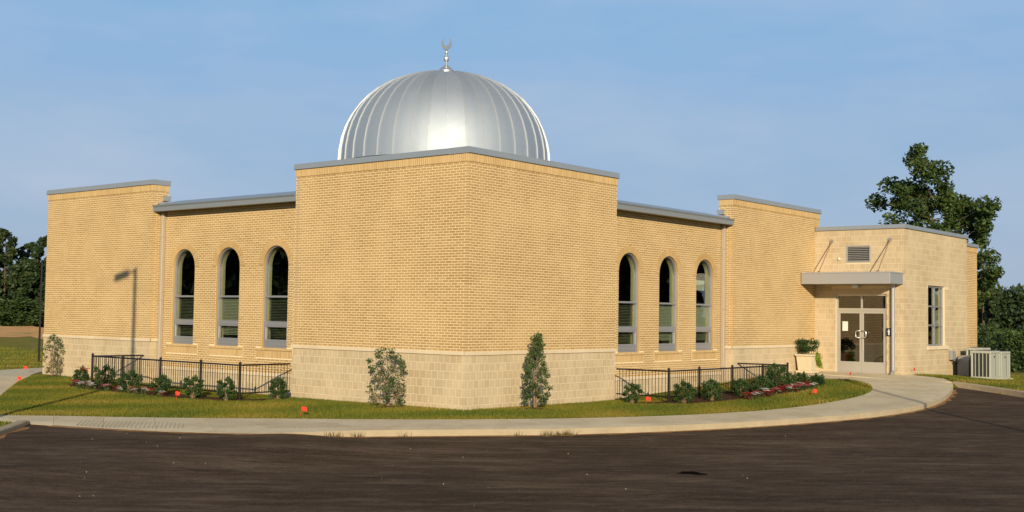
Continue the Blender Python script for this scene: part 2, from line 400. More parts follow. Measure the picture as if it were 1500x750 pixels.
# ------------------------------------------------------------------ ground, pavement
INNER = catmull([(-12.2, 10.45), (-10.2, 8.35), (-8.34, 6.35), (-7.32, 5.28), (-6.41, 4.03), (-4.15, 1.4), (-2.88, -0.11), (-1.52, -1.4), (0.06, -2.45), (1.7, -3.21), (3.7, -3.97), (5.84, -4.6), (7.34, -4.88), (9.03, -5.02), (11.33, -4.98), (12.74, -4.8), (13.81, -4.5), (14.98, -3.98), (15.75, -3.34), (16.14, -2.8)])
OUTER = catmull([(-12.9, 9.75), (-10.9, 7.65), (-9.05, 5.65), (-8.72, 4.55), (-8.35, 3.3), (-7.9, 2.1), (-7.42, 1.04), (-6.36, -0.35), (-4.9, -1.02), (-3.86, -1.85), (-2.9, -2.62), (-1.6, -3.60), (-0.1, -4.38), (1.5, -5.10), (3.5, -5.83), (5.6, -6.45), (7.1, -6.82), (8.7, -7.08), (10.8, -7.15), (13.0, -6.90), (15.3, -6.38), (17.3, -5.80), (18.5, -5.36)])
PADPTS = [(16.14, -2.8), (15.75, -1.9), (15.35, -0.9), (15.2, -0.02), (19.455, -0.02), (19.455, -3.37), (20.05, -3.38), (19.95, -4.0), (19.6, -4.7), (18.5, -5.36)]
PAVED = [tuple(p) for p in INNER[::3]] + PADPTS[1:-1] + [tuple(p) for p in OUTER[::-3]]
RK = catmull([(18.5, -5.36), (18.2, -6.1), (17.8, -6.8), (16.91, -8.1), (15.3, -9.9), (12.8, -12.4), (8, -17), (0, -25), (-14, -38)], 4)
LK = [(-8.58, 4.60), (-9.1, 3.93), (-9.65, 3.33), (-11.5, 1.33), (-16.1, -3.7), (-45, -35.2)]
ASPH = [tuple(p) for p in OUTER[18::3]] + [tuple(p) for p in RK[2::2]] + [(-45, -38)] + LK[::-1]
PATHR = np.array([(-8.2, 7.4), (-7.2, 9.2), (-5.56, 11.75), (-2.54, 16.55), (-1.1, 18.59), (.41, 20.82), (2.4, 22.9), (5, 23.2), (14, 23.3)])
PATHL = np.array([(-10.3, 8.9), (-8.9, 10.2), (-7.1, 12.7), (-4.1, 17.4), (-2.6, 19.8), (-.7, 22.4), (1.6, 24.5), (5, 25.0), (14, 25.1)])

def smooth01(t): t = np.clip(t, 0, 1); return t*t*(3-2*t)
def HA(x, y):   # asphalt surface: a kerb step below the walk, nearly flush at the ramp on the left
    k = 0.15 - 0.125*smooth01((-4.7-x)/1.5)*smooth01((y+4.5)/3.0)
    return H(x, y) - k

xs = np.r_[[-2500, -1200, -600, -300, -180, -120, -85, -60, -48, -40], np.arange(-34, 46, 0.3), [48, 52, 60, 75, 100, 150, 250, 500, 1000, 2500]]
ys = np.r_[[-2500, -1200, -600, -300, -180, -120, -85, -60, -50], np.arange(-42, 40, 0.3), [44, 50, 60, 75, 100, 130, 180, 300, 600, 1200, 2500]]
GX, GY = np.meshgrid(xs, ys, indexing='ij')
GZ = H(GX, GY)
pv = inside(GX, GY, PAVED) | inside(GX, GY, ASPH) | inside(GX, GY, [tuple(p) for p in PATHR] + [tuple(p) for p in PATHL[::-1]]) | ((GX > 0.4) & (GX < 19.3) & (GY > 0.4) & (GY < 19.3))
GZ = GZ - 0.45*pv
nx, ny = GX.shape
idx = np.arange(nx*ny).reshape(nx, ny)
F = np.stack([idx[:-1, :-1], idx[1:, :-1], idx[1:, 1:], idx[:-1, 1:]], -1).reshape(-1, 4)
lawn = link('lawn', np_mesh('lawn', np.stack([GX, GY, GZ], -1).reshape(-1, 3), F, M_LAWN, smooth=True)); tag(lawn, kind='structure', label='mown green and brown lawn around the mosque')

ax_ = np.arange(-46, 20, 0.3); ay_ = np.arange(-39, 6, 0.3)
AX, AY = np.meshgrid(ax_, ay_, indexing='ij'); AZ = HA(AX, AY)
inn = inside(AX, AY, ASPH)
grow = inn.copy()
grow[1:] |= inn[:-1]; grow[:-1] |= inn[1:]; g2 = grow.copy(); grow[:, 1:] |= g2[:, :-1]; grow[:, :-1] |= g2[:, 1:]
idx = np.arange(AX.size).reshape(AX.shape)
F = np.stack([idx[:-1, :-1], idx[1:, :-1], idx[1:, 1:], idx[:-1, 1:]], -1).reshape(-1, 4)
F = F[grow.ravel()[F].all(1)]
asph = link('road', np_mesh('road', np.stack([AX, AY, AZ], -1).reshape(-1, 3), F, M_ASPH, smooth=True)); tag(asph, kind='structure', label='dark brown black asphalt drive in the foreground')

# sidewalk: bedding plus one slab per bay
NS = 31
ia = resample(INNER, NS*5+1); oa = resample(OUTER, NS*5+1)
walk = bpy.data.objects.new('sidewalk', None); COL.objects.link(walk); tag(walk, kind='structure', label='curving concrete walk between lawn and drive')
bed = MB()
for i in range(len(ia)-1):
    q = [(*ia[i], hz(*ia[i])-0.05), (*oa[i], hz(*oa[i])-0.05), (*oa[i+1], hz(*oa[i+1])-0.05), (*ia[i+1], hz(*ia[i+1])-0.05)]
    bed.poly(q, [(0, 1, 2, 3)])
bed.build('bedding', M_DIRT, walk)
for s in range(NS):
    V = []; nu = 6; nv = 6
    tone = 0.25 + 0.6*rng.random()
    for i in range(nu):
        fi = i/(nu-1)
        for j in range(nv):
            t = j/(nv-1)
            k = s*5 + fi*5
            k0 = int(min(k, NS*5-1)); fr_ = k-k0
            a = ia[k0]*(1-fr_)+ia[k0+1]*fr_; b = oa[k0]*(1-fr_)+oa[k0+1]*fr_
            L_ = np.hypot(*(ia[(s+1)*5]-ia[s*5])); sh = (0.003/L_)*(1 if i == 0 else -1 if i == nu-1 else 0)
            k1 = k+sh*5; k0 = int(min(max(k1, 0), NS*5-1)); fr_ = k1-k0
            a = ia[k0]*(1-fr_)+ia[k0+1]*fr_; b = oa[k0]*(1-fr_)+oa[k0+1]*fr_
            p = a*(1-t)+b*t
            z = hz(*p) + 0.012
            if j == nv-1: z -= 0.02
            V.append((p[0], p[1], z))
    # outer skirt (kerb face) and end skirts
    m = MB(); F = [(i*nv+j, (i+1)*nv+j, (i+1)*nv+j+1, i*nv+j+1) for i in range(nu-1) for j in range(nv-1)]
    n0 = len(V); V += [(x + 0.0, y, z-0.30) for (x, y, z) in V]
    ring = [i*nv+nv-1 for i in range(nu)] + [(nu-1)*nv+j for j in range(nv-2, -1, -1)] + [i*nv for i in range(nu-2, -1, -1)] + [j for j in range(1, nv-1)]
    F += [(ring[i], ring[(i+1) % len(ring)], ring[(i+1) % len(ring)]+n0, ring[i]+n0) for i in range(len(ring))]
    m.poly(V, [f for f in F if not (len(f) == 4 and f[0] < n0 <= f[2] and f[0] % nv == nv-1 and f[1] % nv == nv-1)], tone).build('slab', M_CONC, walk)
    MB().poly(V, [(ring[i], ring[i+1], ring[i+1]+n0, ring[i]+n0) for i in range(nu-1)], tone).build('kerb_face', M_KERB, walk)
# tooled grooves of the kerb ramp flares, their shade painted as flat strips
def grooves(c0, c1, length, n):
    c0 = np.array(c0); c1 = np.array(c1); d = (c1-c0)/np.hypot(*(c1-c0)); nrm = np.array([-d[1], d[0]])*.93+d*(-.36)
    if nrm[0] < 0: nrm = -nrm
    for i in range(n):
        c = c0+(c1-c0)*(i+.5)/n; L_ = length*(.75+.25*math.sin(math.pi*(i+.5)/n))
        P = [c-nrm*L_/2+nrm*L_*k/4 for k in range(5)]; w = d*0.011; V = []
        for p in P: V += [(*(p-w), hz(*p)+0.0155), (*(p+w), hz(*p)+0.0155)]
        MB().poly(V, [(2*k, 2*k+1, 2*k+3, 2*k+2) for k in range(4)]).build('groove_shade_strip', M_GROOVE_SHADE, walk)
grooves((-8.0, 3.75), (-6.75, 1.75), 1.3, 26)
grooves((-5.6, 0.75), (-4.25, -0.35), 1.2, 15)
# entrance pad
pad = MB(); cut = [p for p in PADPTS]
pc = np.array(cut)
def pad_mesh(poly, tone):
    m = MB(); xs_ = np.array(poly)
    tri = tessellate_polygon([[Vector((a, b, 0)) for a, b in poly]])
    n = len(poly); V = [(a, b, hz(a, b)+0.012) for a, b in poly]+[(a, b, hz(a, b)-0.28) for a, b in poly]
    return m.poly(V, [tuple(t) for t in tri]+[(i, (i+1) % n, n+(i+1) % n, n+i) for i in range(n)], tone)
pad_mesh([(16.145, -2.8), (15.75, -1.9), (15.35, -0.9), (15.2, -0.02), (17.60, -0.02), (17.60, -4.2), (18.4, -5.28)], 0.5).build('entry_slab', M_CONC, walk)
pad_mesh([(17.61, -0.02), (19.455, -0.02), (19.455, -2.05), (17.61, -2.05)], 0.6).build('entry_slab', M_CONC, walk)
pad_mesh([(17.61, -2.06), (19.455, -2.06), (19.455, -3.37), (20.05, -3.38), (19.95, -4.0), (19.6, -4.7), (18.5, -5.34), (17.61, -4.22)], 0.45).build('entry_slab', M_CONC, walk)
# path on the far left
pr = resample(catmull(PATHR, 5), 61); pl = resample(catmull(PATHL, 5), 61)
path = bpy.data.objects.new('path', None); COL.objects.link(path); tag(path, kind='structure', label='pale concrete path passing the left end of the mosque')
for s in range(12):
    V = []; a, b = s*5, s*5+5
    for i in range(a, b+1):
        e = 0.006*(1 if i == a else -1 if i == b else 0)
        for t in (0, .5, 1):
            p = pr[i]*(1-t)+pl[i]*t; q = (pr[min(i+1, 60)]-pr[max(i-1, 0)]); q = q/np.hypot(*q)*e
            V.append((p[0]+q[0], p[1]+q[1], hz(*p)+0.01))
    F = [(i*3+j, i*3+j+1, i*3+3+j+1, i*3+3+j) for i in range(5) for j in range(2)]
    n0 = len(V); V += [(x, y, z-0.2) for x, y, z in V]
    ring = [0, 1, 2] + [i*3+2 for i in range(1, 6)] + [16, 15] + [i*3 for i in range(4, 0, -1)]
    F += [(ring[i], ring[(i+1) % len(ring)], ring[(i+1) % len(ring)]+n0, ring[i]+n0) for i in range(len(ring))]
    MB().poly(V, F, 0.4+0.4*rng.random()).build('slab', M_CONC, path)
# kerbs
def kerb(pts, w, top, name, label, side=1, taper=False):
    pts = np.asarray(pts, float); o = bpy.data.objects.new(name, None); COL.objects.link(o); tag(o, label, kind='structure')
    L_ = np.r_[0, np.cumsum(np.hypot(*np.diff(pts, axis=0).T))][-1]; n = max(2, int(L_/1.5)); P = resample(pts, n*4+1)
    for s in range(n):
        V = []
        for i in range(s*4, s*4+5):
            d = P[min(i+1, n*4)]-P[max(i-1, 0)]; d /= np.hypot(*d); nr = np.array([-d[1], d[0]])*side
            e = 0.004*(1 if i == s*4 else -1 if i == s*4+4 else 0); p = P[i]+d*e; q = p+nr*w
            z = hz(*p)+top
            if taper and i == 0: z -= 0.05
            V += [(p[0]-nr[0]*.02, p[1]-nr[1]*.02, z-0.42), (p[0], p[1], z-0.02), (p[0]+nr[0]*.025, p[1]+nr[1]*.025, z), (q[0], q[1], z), (q[0], q[1], z-0.42)]
        F = [(i*5+j, i*5+j+1, i*5+5+j+1, i*5+5+j) for i in range(4) for j in range(4)] + [(4, 3, 2, 1, 0), (20, 21, 22, 23, 24)]
        MB().poly(V, F, 0.3+0.5*rng.random()).build('kerb_stone', M_KERB, o)
    return o
kerb(np.array(LK), 0.19, 0.075, 'kerb', 'raised concrete kerb with a shaded face at the left edge of the drive', -1, True)
kerb(RK, 0.20, 0.03, 'kerb', 'sunlit concrete kerb along the right edge of the drive', 1)
# washed soil along the walk's foot
m = MB()
for i in range(30, len(oa)-6):
    a, b = oa[i], oa[i+1]; d = b-a; d /= np.hypot(*d); nr = np.array([d[1], -d[0]])
    if True:
        w0 = 0.05+0.10*abs(math.sin(i*0.7)+0.5*math.sin(i*1.9)); w1 = 0.05+0.10*abs(math.sin((i+1)*0.7)+0.5*math.sin((i+1)*1.9))
        if i < 40: w0 += .05; w1 += .05
        P = [a-nr*.02, a+nr*w0, b+nr*w1, b-nr*.02]
        m.poly([(P[0][0], P[0][1], float(HA(*P[0]))+.016), (P[1][0], P[1][1], float(HA(*P[1]))+.005), (P[2][0], P[2][1], float(HA(*P[2]))+.005), (P[3][0], P[3][1], float(HA(*P[3]))+.016)], [(0, 1, 2, 3)])
o = m.build('soil', M_DIRT); tag(o, 'reddish washed soil along the foot of the walk', 'soil', kind='stuff')
m = MB()
lk = resample(np.array(LK[1:5]), 30)
for i in range(29):
    a, b = lk[i], lk[i+1]; d = b-a; d /= np.hypot(*d); nr = np.array([-d[1], d[0]])
    w0 = .13+.08*math.sin(i*1.3); w1 = .13+.08*math.sin((i+1)*1.3)
    P = [a-nr*.02, a+nr*w0, b+nr*w1, b-nr*.02]
    m.poly([(p[0], p[1], float(HA(*p))+.006) for p in P], [(0, 1, 2, 3)])
o = m.build('soil', M_DIRT); tag(o, 'reddish soil washed along the shaded kerb', 'soil', kind='stuff')

# distant bare bank in front of the left woods
m = MB()
def polar(px, depth):   # plan point on the sight line of a photo column
    a = YAW + math.atan((750-px)/FPX); d = depth/math.cos(a-YAW)
    return CAM[0]+d*math.cos(a), CAM[1]+d*math.sin(a)
for i in range(24):
    p0, p1 = -260+i*22, -260+(i+1)*22
    f = lambda p, d: (*polar(p, d+6*math.sin(p*.05)+3*math.sin(p*.17)), 0)
    q = [f(p0, 92), f(p1, 92), f(p1, 126), f(p0, 126)]
    m.poly([(a, b, -1.48+(0.35 if k > 1 else 0.0)) for k, (a, b, _) in enumerate(q)], [(0, 1, 2, 3)])
o = m.build('bank', M_SOIL); tag(o, 'bare reddish bank below the far left woods', kind='structure')

# ------------------------------------------------------------------ the mosque
L1, S, ER, EL = 6.42, 13.27, 19.85, 19.62
E = 0.40                                    # depth of the window bays
XE, YE = 19.47, -3.36                       # entrance wing planes
MOSQUE = thing('mosque', 'tan brick mosque with a silver ribbed dome and arched windows', 'mosque', (0, 0, -1.43))
class Root: pass
def part(o_parent=MOSQUE): return o_parent
def fix(o):      # children are modelled in world coordinates
    if o.parent is MOSQUE: o.matrix_parent_inverse = MOSQUE_INV
    return o
MOSQUE_INV = Matrix.Translation((0, 0, 1.43))
def TR(y0): return lambda s, n, z: (s, y0-n, z)      # faces -Y, runs along +X
def TL(x0): return lambda s, n, z: (x0-n, s, z)      # faces -X, runs along +Y
def TB(y0): return lambda s, n, z: (s, y0+n, z)      # faces +Y
def TQ(x0): return lambda s, n, z: (x0+n, s, z)      # faces +X

MR = 0.0045            # joints are struck this far back
BRK = []; BLK = []; CAPS = []; SOL = []
def piece(lst, T, s0, s1, z0, z1, n0, n1, tone=None):
    a = T(s0, n0, z0); b = T(s1, n1, z1)
    lo = tuple(min(x, y) for x, y in zip(a, b)); hi = tuple(max(x, y) for x, y in zip(a, b))
    vis = T is not None
    n_ = np.array(T(0, 1, 0))-np.array(T(0, 0, 0)); c = (np.array(lo)+np.array(hi))/2; v = CAM-c; d = np.linalg.norm(v)
    lst.append((lo, hi, random.random() if tone is None else tone, max(0, float(v@n_)/d)*(hi[2]-lo[2])*max(hi[0]-lo[0], hi[1]-lo[1])/d**2))
CH = 0.0677
def brick_wall(T, s0, s1, z0, z1, holes=(), start=0, q0=False, q1=False):
    """holes: (c, halfwidth, zb, zs) arch openings with a brick ring, or boxes (a, b, zb, zt, 'box')"""
    nrow = int(round((z1-z0)/CH)); ch = (z1-z0)/nrow; L = 0.2032; J = 0.0155
    for r_ in range(nrow):
        zb = z0+r_*ch+J/2; zt = z0+(r_+1)*ch-J/2; zc = (zb+zt)/2
        gaps = []
        for h_ in holes:
            if h_[-1] == 'box':
                if h_[2] < zc < h_[3]: gaps.append((h_[0], h_[1]))
            else:
                c, w, hb, hs = h_
                if hb-0.29 < zc < hb-0.0: gaps.append((c-w-0.25, c+w+0.25))
                elif hb <= zc < hs: gaps.append((c-w, c+w))
                elif zc >= hs:
                    dz = abs(zc-hs); rr = w+0.180
                    if dz < rr: gaps.append((c-math.sqrt(rr*rr-dz*dz), c+math.sqrt(rr*rr-dz*dz)))
        odd = (r_+start) % 2
        s = s0 - (L/2 if odd else 0)
        while s < s1-0.02:
            a, b = max(s, s0)+(J/2 if s > s0 else 0), min(s+L, s1)-(J/2 if s+L < s1 else 0)
            segs = [(a, b)]
            for g0, g1 in gaps:
                segs = [q for (x, y) in segs for q in ((x, min(y, g0-J/2)), (max(x, g1+J/2), y)) if q[1]-q[0] > 0.018]
            for x, y in segs:
                dep = 0.03
                if q0 and x <= s0+1e-6:      # quoins: full bricks turn the corner in alternate courses
                    if odd: continue
                    dep = 0.0915
                if q1 and y >= s1-1e-6:
                    if odd: y = s1-0.0165
                if y-x > 0.015: piece(BRK, T, x, y, zb, zt, -dep, rng.uniform(-0.0012, 0.0012) if not (q0 or q1) else 0.0)
            s += L
def block_wall(T, s0, s1, z0, z1, holes=(), start=0, top=True, q0=False, q1=False):
    nrow = int(math.ceil((z1-z0)/0.2032-1e-6)); J = 0.0145; L = 0.2032
    for r_ in range(nrow):
        zt = z1-r_*0.2032-J/2; zb = max(z1-(r_+1)*0.2032+J/2, z0)
        if zt-zb < 0.03: continue
        zc = (zb+zt)/2; odd = (r_+start) % 2; s = s0-(L/2 if odd else 0)
        # some units are plain full lengths, most are scored into two squares
        while s < s1-0.02:
            full = random.random() < 0.04 and s > s0+.01
            ln = 2*L if full else L
            a, b = max(s, s0)+(J/2 if s > s0 else 0), min(s+ln, s1)-(J/2 if s+ln < s1 else 0)
            segs = [(a, b)]
            for g0, g1, hb, ht in holes:
                if hb < zc < ht: segs = [q for (x, y) in segs for q in ((x, min(y, g0-J/2)), (max(x, g1+J/2), y)) if q[1]-q[0] > 0.02]
            for x, y in segs:
                dep = 0.03
                if q0 and x <= s0+1e-6:
                    if odd: continue
                    dep = 0.094
                if q1 and y >= s1-1e-6 and odd: y = s1-0.0165
                if y-x > 0.02: piece(BLK, T, x, y, zb, zt, -dep, rng.uniform(-0.0015, 0.0015) if not (q0 or q1) else 0.0)
            s += ln
def soldier(T, s0, s1, z0, z1, proud=0.018, lst=None):
    n = int(round((s1-s0)/CH)); w = (s1-s0)/n
    mort.prism(T, [(s0+.012, z0+.004), (s1-.012, z0+.004), (s1-.012, z1-.004), (s0+.012, z1-.004)], proud-.006, -.03)
    for i in range(n): piece(SOL if lst is None else lst, T, s0+i*w+0.0065, s0+(i+1)*w-0.0065, z0+0.003, z1-0.003, -0.03, proud+rng.uniform(-.003, .003), 0.55+0.45*random.random())
def cap_course(T, s0, s1, zt, hgt=0.09, proud=0.035):
    n = max(1, int(round((s1-s0)/0.8))); w = (s1-s0)/n
    for i in range(n): piece(CAPS, T, s0+i*w+(0.004 if i else 0), s0+(i+1)*w-(0.004 if i < n-1 else 0), zt-hgt, zt, -0.03, proud)

ZB, ZT, ZS, ZC = -1.75, 4.66, 4.86, 5.03
WIN = [7.70, 9.91, 12.12]; WW, WB, WS = 0.56, -0.14, 2.25
def arch_loop(c, w, zb, zs, n=20):
    return [(c-w, zb), (c+w, zb)] + [(c+w*math.cos(math.pi*k/n), zs+w*math.sin(math.pi*k/n)) for k in range(n+1)]
holes = [(c, WW, WB, WS) for c in WIN]
class Walls:      # every stretch of wall is a part of its own
    def __init__(self, name, mat): self.a = (name, mat)
    def prism(self, *a, **k): fix(MB().prism(*a, **k).build(self.a[0], self.a[1], MOSQUE))
mort = Walls('brick_wall', M_MORTAR); mort2 = Walls('block_wall', M_MORTAR2)
# tower faces
for T, e in ((TR(0), ER), (TL(0), EL)):
    st = 0 if T(1, 0, 0)[0] == 1 else 1
    for s0, s1, q0 in ((0, L1, True), (S, e, False)):
        q1 = not q0
        brick_wall(T, s0, s1, 0, ZT, start=st, q0=q0)
        block_wall(T, s0, s1, ZB+.0, -0.09, start=st, q0=q0)
        a, b = (s0 if not q0 else s0-0.0), s1
        soldier(T, s0 + (0.0 if not q0 else (0.0 if st == 0 else 0.0)), s1, ZT, ZS)
        cap_course(T, s0-(0.035 if q0 and st == 0 else 0) - (0.035 if not q0 else 0), s1+(0.035 if q0 else 0), 0)
        i0 = 0.56 if q0 and st == 0 else MR
        mort.prism(T, [(s0+i0, 0), (s1-MR, 0), (s1-MR, ZC-0.06), (s0+i0, ZC-0.06)], -MR, -0.55)
        mort2.prism(T, [(s0+i0, ZB), (s1-MR, ZB), (s1-MR, -0.001), (s0+i0, -0.001)], -MR, -0.55)
# returns of the towers (0.56 m deep parapets)
for T in (TR(S), TL(S)):
    brick_wall(T, 0.031, 0.56, 0, ZT, start=0); soldier(T, -0.018, 0.56, ZT, ZS); block_wall(T, 0.031, E, ZB, -0.09)
    cap_course(T, 0.0, E, 0)
for T in (TB(L1), TQ(L1)):
    brick_wall(T, 0.031, 0.56, 0, ZT, start=0); soldier(T, -0.018, 0.56, ZT, ZS); block_wall(T, 0.031, E, ZB, -0.09); cap_course(T, 0.0, E, 0)
# window bays
ZBC = -0.86
for T in (TR(E), TL(E)):
    brick_wall(T, L1, S, ZBC, 4.03, holes, start=1)
    block_wall(T, L1, S, ZB, ZBC-0.09)
    cap_course(T, L1, S, ZBC, 0.09, 0.03)
    loops = [arch_loop(c, WW+0.0, WB, WS) for c in WIN]
    mort.prism(T, [(L1-.3, ZBC-0.02), (S+.3, ZBC-0.02), (S+.3, 4.1), (L1-.3, 4.1)], -MR, -0.33, loops)
    mort2.prism(T, [(L1-.3, ZB), (S+.3, ZB), (S+.3, ZBC-0.021), (L1-.3, ZBC-0.021)], -MR-.001, -0.33)
    for c in WIN:     # sloped rowlock sill and the soldier panel under it
        soldier(T, c-WW-0.25, c+WW+0.25, WB-0.075, WB-0.005, 0.035)
        soldier(T, c-WW-0.25, c+WW+0.25, WB-0.285, WB-0.08, 0.002)
fix(MB().box(TL(0)(L1-.13, -.004, .002), TL(0)(L1-.105, .0022, ZT-.002)).build('control_joint', M_PIPE, MOSQUE))
# entrance wing
DO = (-2.72, -0.81, -1.06, 1.86); LO = (-2.13, -1.21, 3.0, 3.63)
T = TL(XE)
block_wall(T, YE, -0.012, -1.10, 4.17, [(DO[0]-.0, DO[1], DO[2], DO[3]), (-2.86, -0.66, DO[3], DO[3]+0.19), LO], start=0, q0=True)
mort2.prism(T, [(YE+MR, -1.3), (YE+MR, 4.2), (0, 4.2), (0, -1.3), (DO[1], -1.3), (DO[1], DO[3]), (DO[0], DO[3]), (DO[0], -1.3)], -MR, -0.28, [[(LO[0], LO[2]), (LO[1], LO[2]), (LO[1], LO[3]), (LO[0], LO[3])]])
mort2.prism(TR(YE), [(XE+MR, -1.8), (XE+.28, -1.8), (XE+.28, 4.2), (XE+MR, 4.2)], -MR, -MR-.05) if False else None
piece(BLK, T, -2.855, -0.665, DO[3]+0.006, DO[3]+0.185, -0.03, 0.006, 0.9)
W2 = (21.80, 23.55, 0.0, 2.23)
T = TR(YE)
block_wall(T, XE, 26.07, -1.75, 4.17, [(W2[0]-.12, W2[1]+.45, W2[3], W2[3]+0.17), (W2[0]-.10, W2[1]+.35, W2[2]-.14, W2[2]), W2], start=1, q0=True)
mort2.prism(T, [(XE+.285, -1.8), (26.06, -1.8), (26.06, 4.2), (XE+.285, 4.2)], -MR, -0.28, [[(W2[0], W2[2]), (W2[1], W2[2]), (W2[1], W2[3]), (W2[0], W2[3])]])
piece(BLK, T, W2[0]-.115, W2[1]+.445, W2[3]+.004, W2[3]+.165, -0.03, 0.004, 1.0)
piece(CAPS, T, W2[0]-.095, W2[1]+.345, W2[2]-.135, W2[2]-.004, -0.03, 0.05, 0.9)
YB = YE+0.16
T = TR(YB)
brick_wall(T, 26.0, 27.78, -1.75, 3.72); soldier(T, 26.0, 27.80, 3.72, 3.92)
mort.prism(T, [(25.9, -1.8), (27.77, -1.8), (27.77, 4.0), (25.9, 4.0)], -MR, -0.28)

# tone: low frequency variation on top of the random tone
def emit(lst, name, mat, keep, stuffname, parent=MOSQUE):
    lst.sort(key=lambda p: -p[3])
    cache = {}
    for lo, hi, tone, _ in lst[:keep]:
        lo = np.array(lo); hi = np.array(hi); c = (lo+hi)/2; d = (hi-lo)/2; tq = round(tone*11)/11
        key = (*np.round(d, 3), tq)
        if key not in cache:
            cache[key] = np_mesh(name, box_verts(-d, d), BOXF, mat, np.full(6, tq))
        o = link(name, cache[key], parent); fix(o); o.location = c
    rest = lst[keep:]
    if rest:
        V = np.concatenate([box_verts(lo, hi) for lo, hi, _, _ in rest]); n = len(rest)
        F = (BOXF[None]+(np.arange(n)*8)[:, None, None]).reshape(-1, 4)
        o = link(stuffname, np_mesh(stuffname, V, F, mat, np.repeat([p[2] for p in rest], 6)), parent); fix(o); o['kind'] = 'stuff'
emit(BRK, 'brick', M_BRICK, 300, 'brickwork')
emit(BLK, 'stone_block', M_BLOCK, 300, 'blockwork')
emit(SOL, 'soldier_brick', M_SOLDIER, 260, 'soldier_course')
emit(CAPS, 'cap_stone', M_CAP, 300, 'cap_course')

# voussoir rings
vring = []
for T in (TR(E), TL(E)):
    for c in WIN:
        ring = MB(); n = 30
        for k in range(n):
            a0 = math.pi*(k+0.09)/n; a1 = math.pi*(k+0.91)/n; ri, ro = WW+0.0, WW+0.205
            pts = [(c+ri*math.cos(a0), WS+ri*math.sin(a0)), (c+ro*math.cos(a0), WS+ro*math.sin(a0)), (c+ro*math.cos(a1), WS+ro*math.sin(a1)), (c+ri*math.cos(a1), WS+ri*math.sin(a1))]
            V = [T(s, -0.10, z) for s, z in pts]+[T(s, rng.uniform(.004, .007), z) for s, z in pts]
            ring.poly(V, BOXF.tolist(), 0.15+0.7*random.random())
        o = fix(ring.build('brick_arch', M_SOLDIER, MOSQUE)); o['kind'] = 'stuff'

# coping, gutters, roof, downspouts
def coping(T, s0, s1, z0, z1, over=0.045, depth=0.60, ends=(0, 0)):
    n = max(1, int(round((s1-s0)/3.1))); w = (s1-s0)/n
    for i in range(n):
        a = s0+i*w+(0.003 if i else -ends[0]); b = s0+(i+1)*w-(0.003 if i < n-1 else -ends[1])
        m = MB().prism(lambda s, n_, z: T(n_, s, z), [(over, z0), (over+0.012, z0+0.012), (over, z1-.012), (-depth, z1-.012), (-depth, z0), (over-.004, z0)], a, b)
        fix(m.build('coping', M_COPING, MOSQUE))
coping(TR(0), 0.0, L1, ZS, ZC, ends=(0.045, 0.045)); coping(TL(0), 0.603, L1, ZS, ZC, ends=(0, 0.045))
coping(TR(0), S, ER, ZS, ZC, ends=(0.045, 0.045)); coping(TL(0), S, EL, ZS, ZC, ends=(0.045, 0.045))
coping(TL(XE), YE, -0.03, 4.19, 4.35, depth=0.4, ends=(0.045, 0)); coping(TR(YE), XE+0.41, 26.07, 4.19, 4.345, depth=0.4, ends=(0, 0.03)); coping(TR(YE), XE, XE+0.40, 4.19, 4.346, depth=0.4)
coping(TR(YB), 26.0, 27.78, 3.93, 4.08, over=0.06, depth=0.4, ends=(0, 0.05))
fl = MB()
for T in (TR(0), TL(0)):
    # stepped white flashing against the tower at the end of each gutter
    m = MB(); m.prism(lambda s, n_, z: T(n_, s, z), [(-0.33, 4.36), (-0.57, 4.36), (-0.57, 4.52), (-0.33, 4.52)], S-0.12, S-0.02); fix(m.build('flashing', M_COPING, MOSQUE))
    m = MB(); m.prism(lambda s, n_, z: T(n_, s, z), [(-0.12, 4.24), (-0.50, 4.24), (-0.50, 4.355), (-0.2, 4.30)], S-0.09, S-0.022); fix(m.build('flashing', M_COPING, MOSQUE))
    g = MB(); g.prism(lambda s, n_, z: T(n_, s, z), [(0.0, 4.0), (0.015, 4.12), (0.035, 4.15), (0.0, 4.155), (-0.15, 4.14), (-0.15, 4.0)], L1+.01, S-0.015); fix(g.build('gutter', M_COPING, MOSQUE))
    r = MB(); r.prism(lambda s, n_, z: T(n_, s, z), [(0.02, 4.158), (0.035, 4.185), (-0.95, 4.42), (-6.0, 4.42), (-6.0, 4.25), (-0.9, 4.25)], L1+.6 if False else L1+.005, S-0.01)
    fix(r.build('roof_edge', M_COPING, MOSQUE))
    d = MB(); d.box(T(S-0.145, -0.27, ZB+.1), T(S-0.03, -0.39, 4.0)); fix(d.build('downspout', M_PIPE, MOSQUE, bevel=0.012))
    for z in (3.2, 1.2, -0.7):
        b = MB(); b.box(T(S-0.155, -0.262, z), T(S-0.02, -0.39, z+.03)); fix(b.build('downspout_strap', M_PIPE, MOSQUE))
roof = MB(); roof.box((0.55, 0.55, 4.20), (19.3, 19.1, 4.30)); fix(roof.build('roof', M_COPING, MOSQUE))
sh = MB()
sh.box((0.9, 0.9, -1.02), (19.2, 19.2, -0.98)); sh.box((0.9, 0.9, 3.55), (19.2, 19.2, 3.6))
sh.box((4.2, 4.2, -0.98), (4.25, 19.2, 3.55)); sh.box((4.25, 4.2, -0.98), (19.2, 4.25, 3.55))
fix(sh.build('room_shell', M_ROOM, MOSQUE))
bk = MB(); bk.box((19.2, 0.2, -1.7), (19.45, 19.6, 4.5)); bk.box((0.56, 19.2, -1.7), (19.19, 19.45, 4.5)); bk.box((19.5, 5.6, -1.7), (27.7, 5.85, 4.0)); bk.box((27.45, YB+.3, -1.7), (27.7, 5.59, 3.95)); fix(bk.build('back_wall', M_MORTAR, MOSQUE))
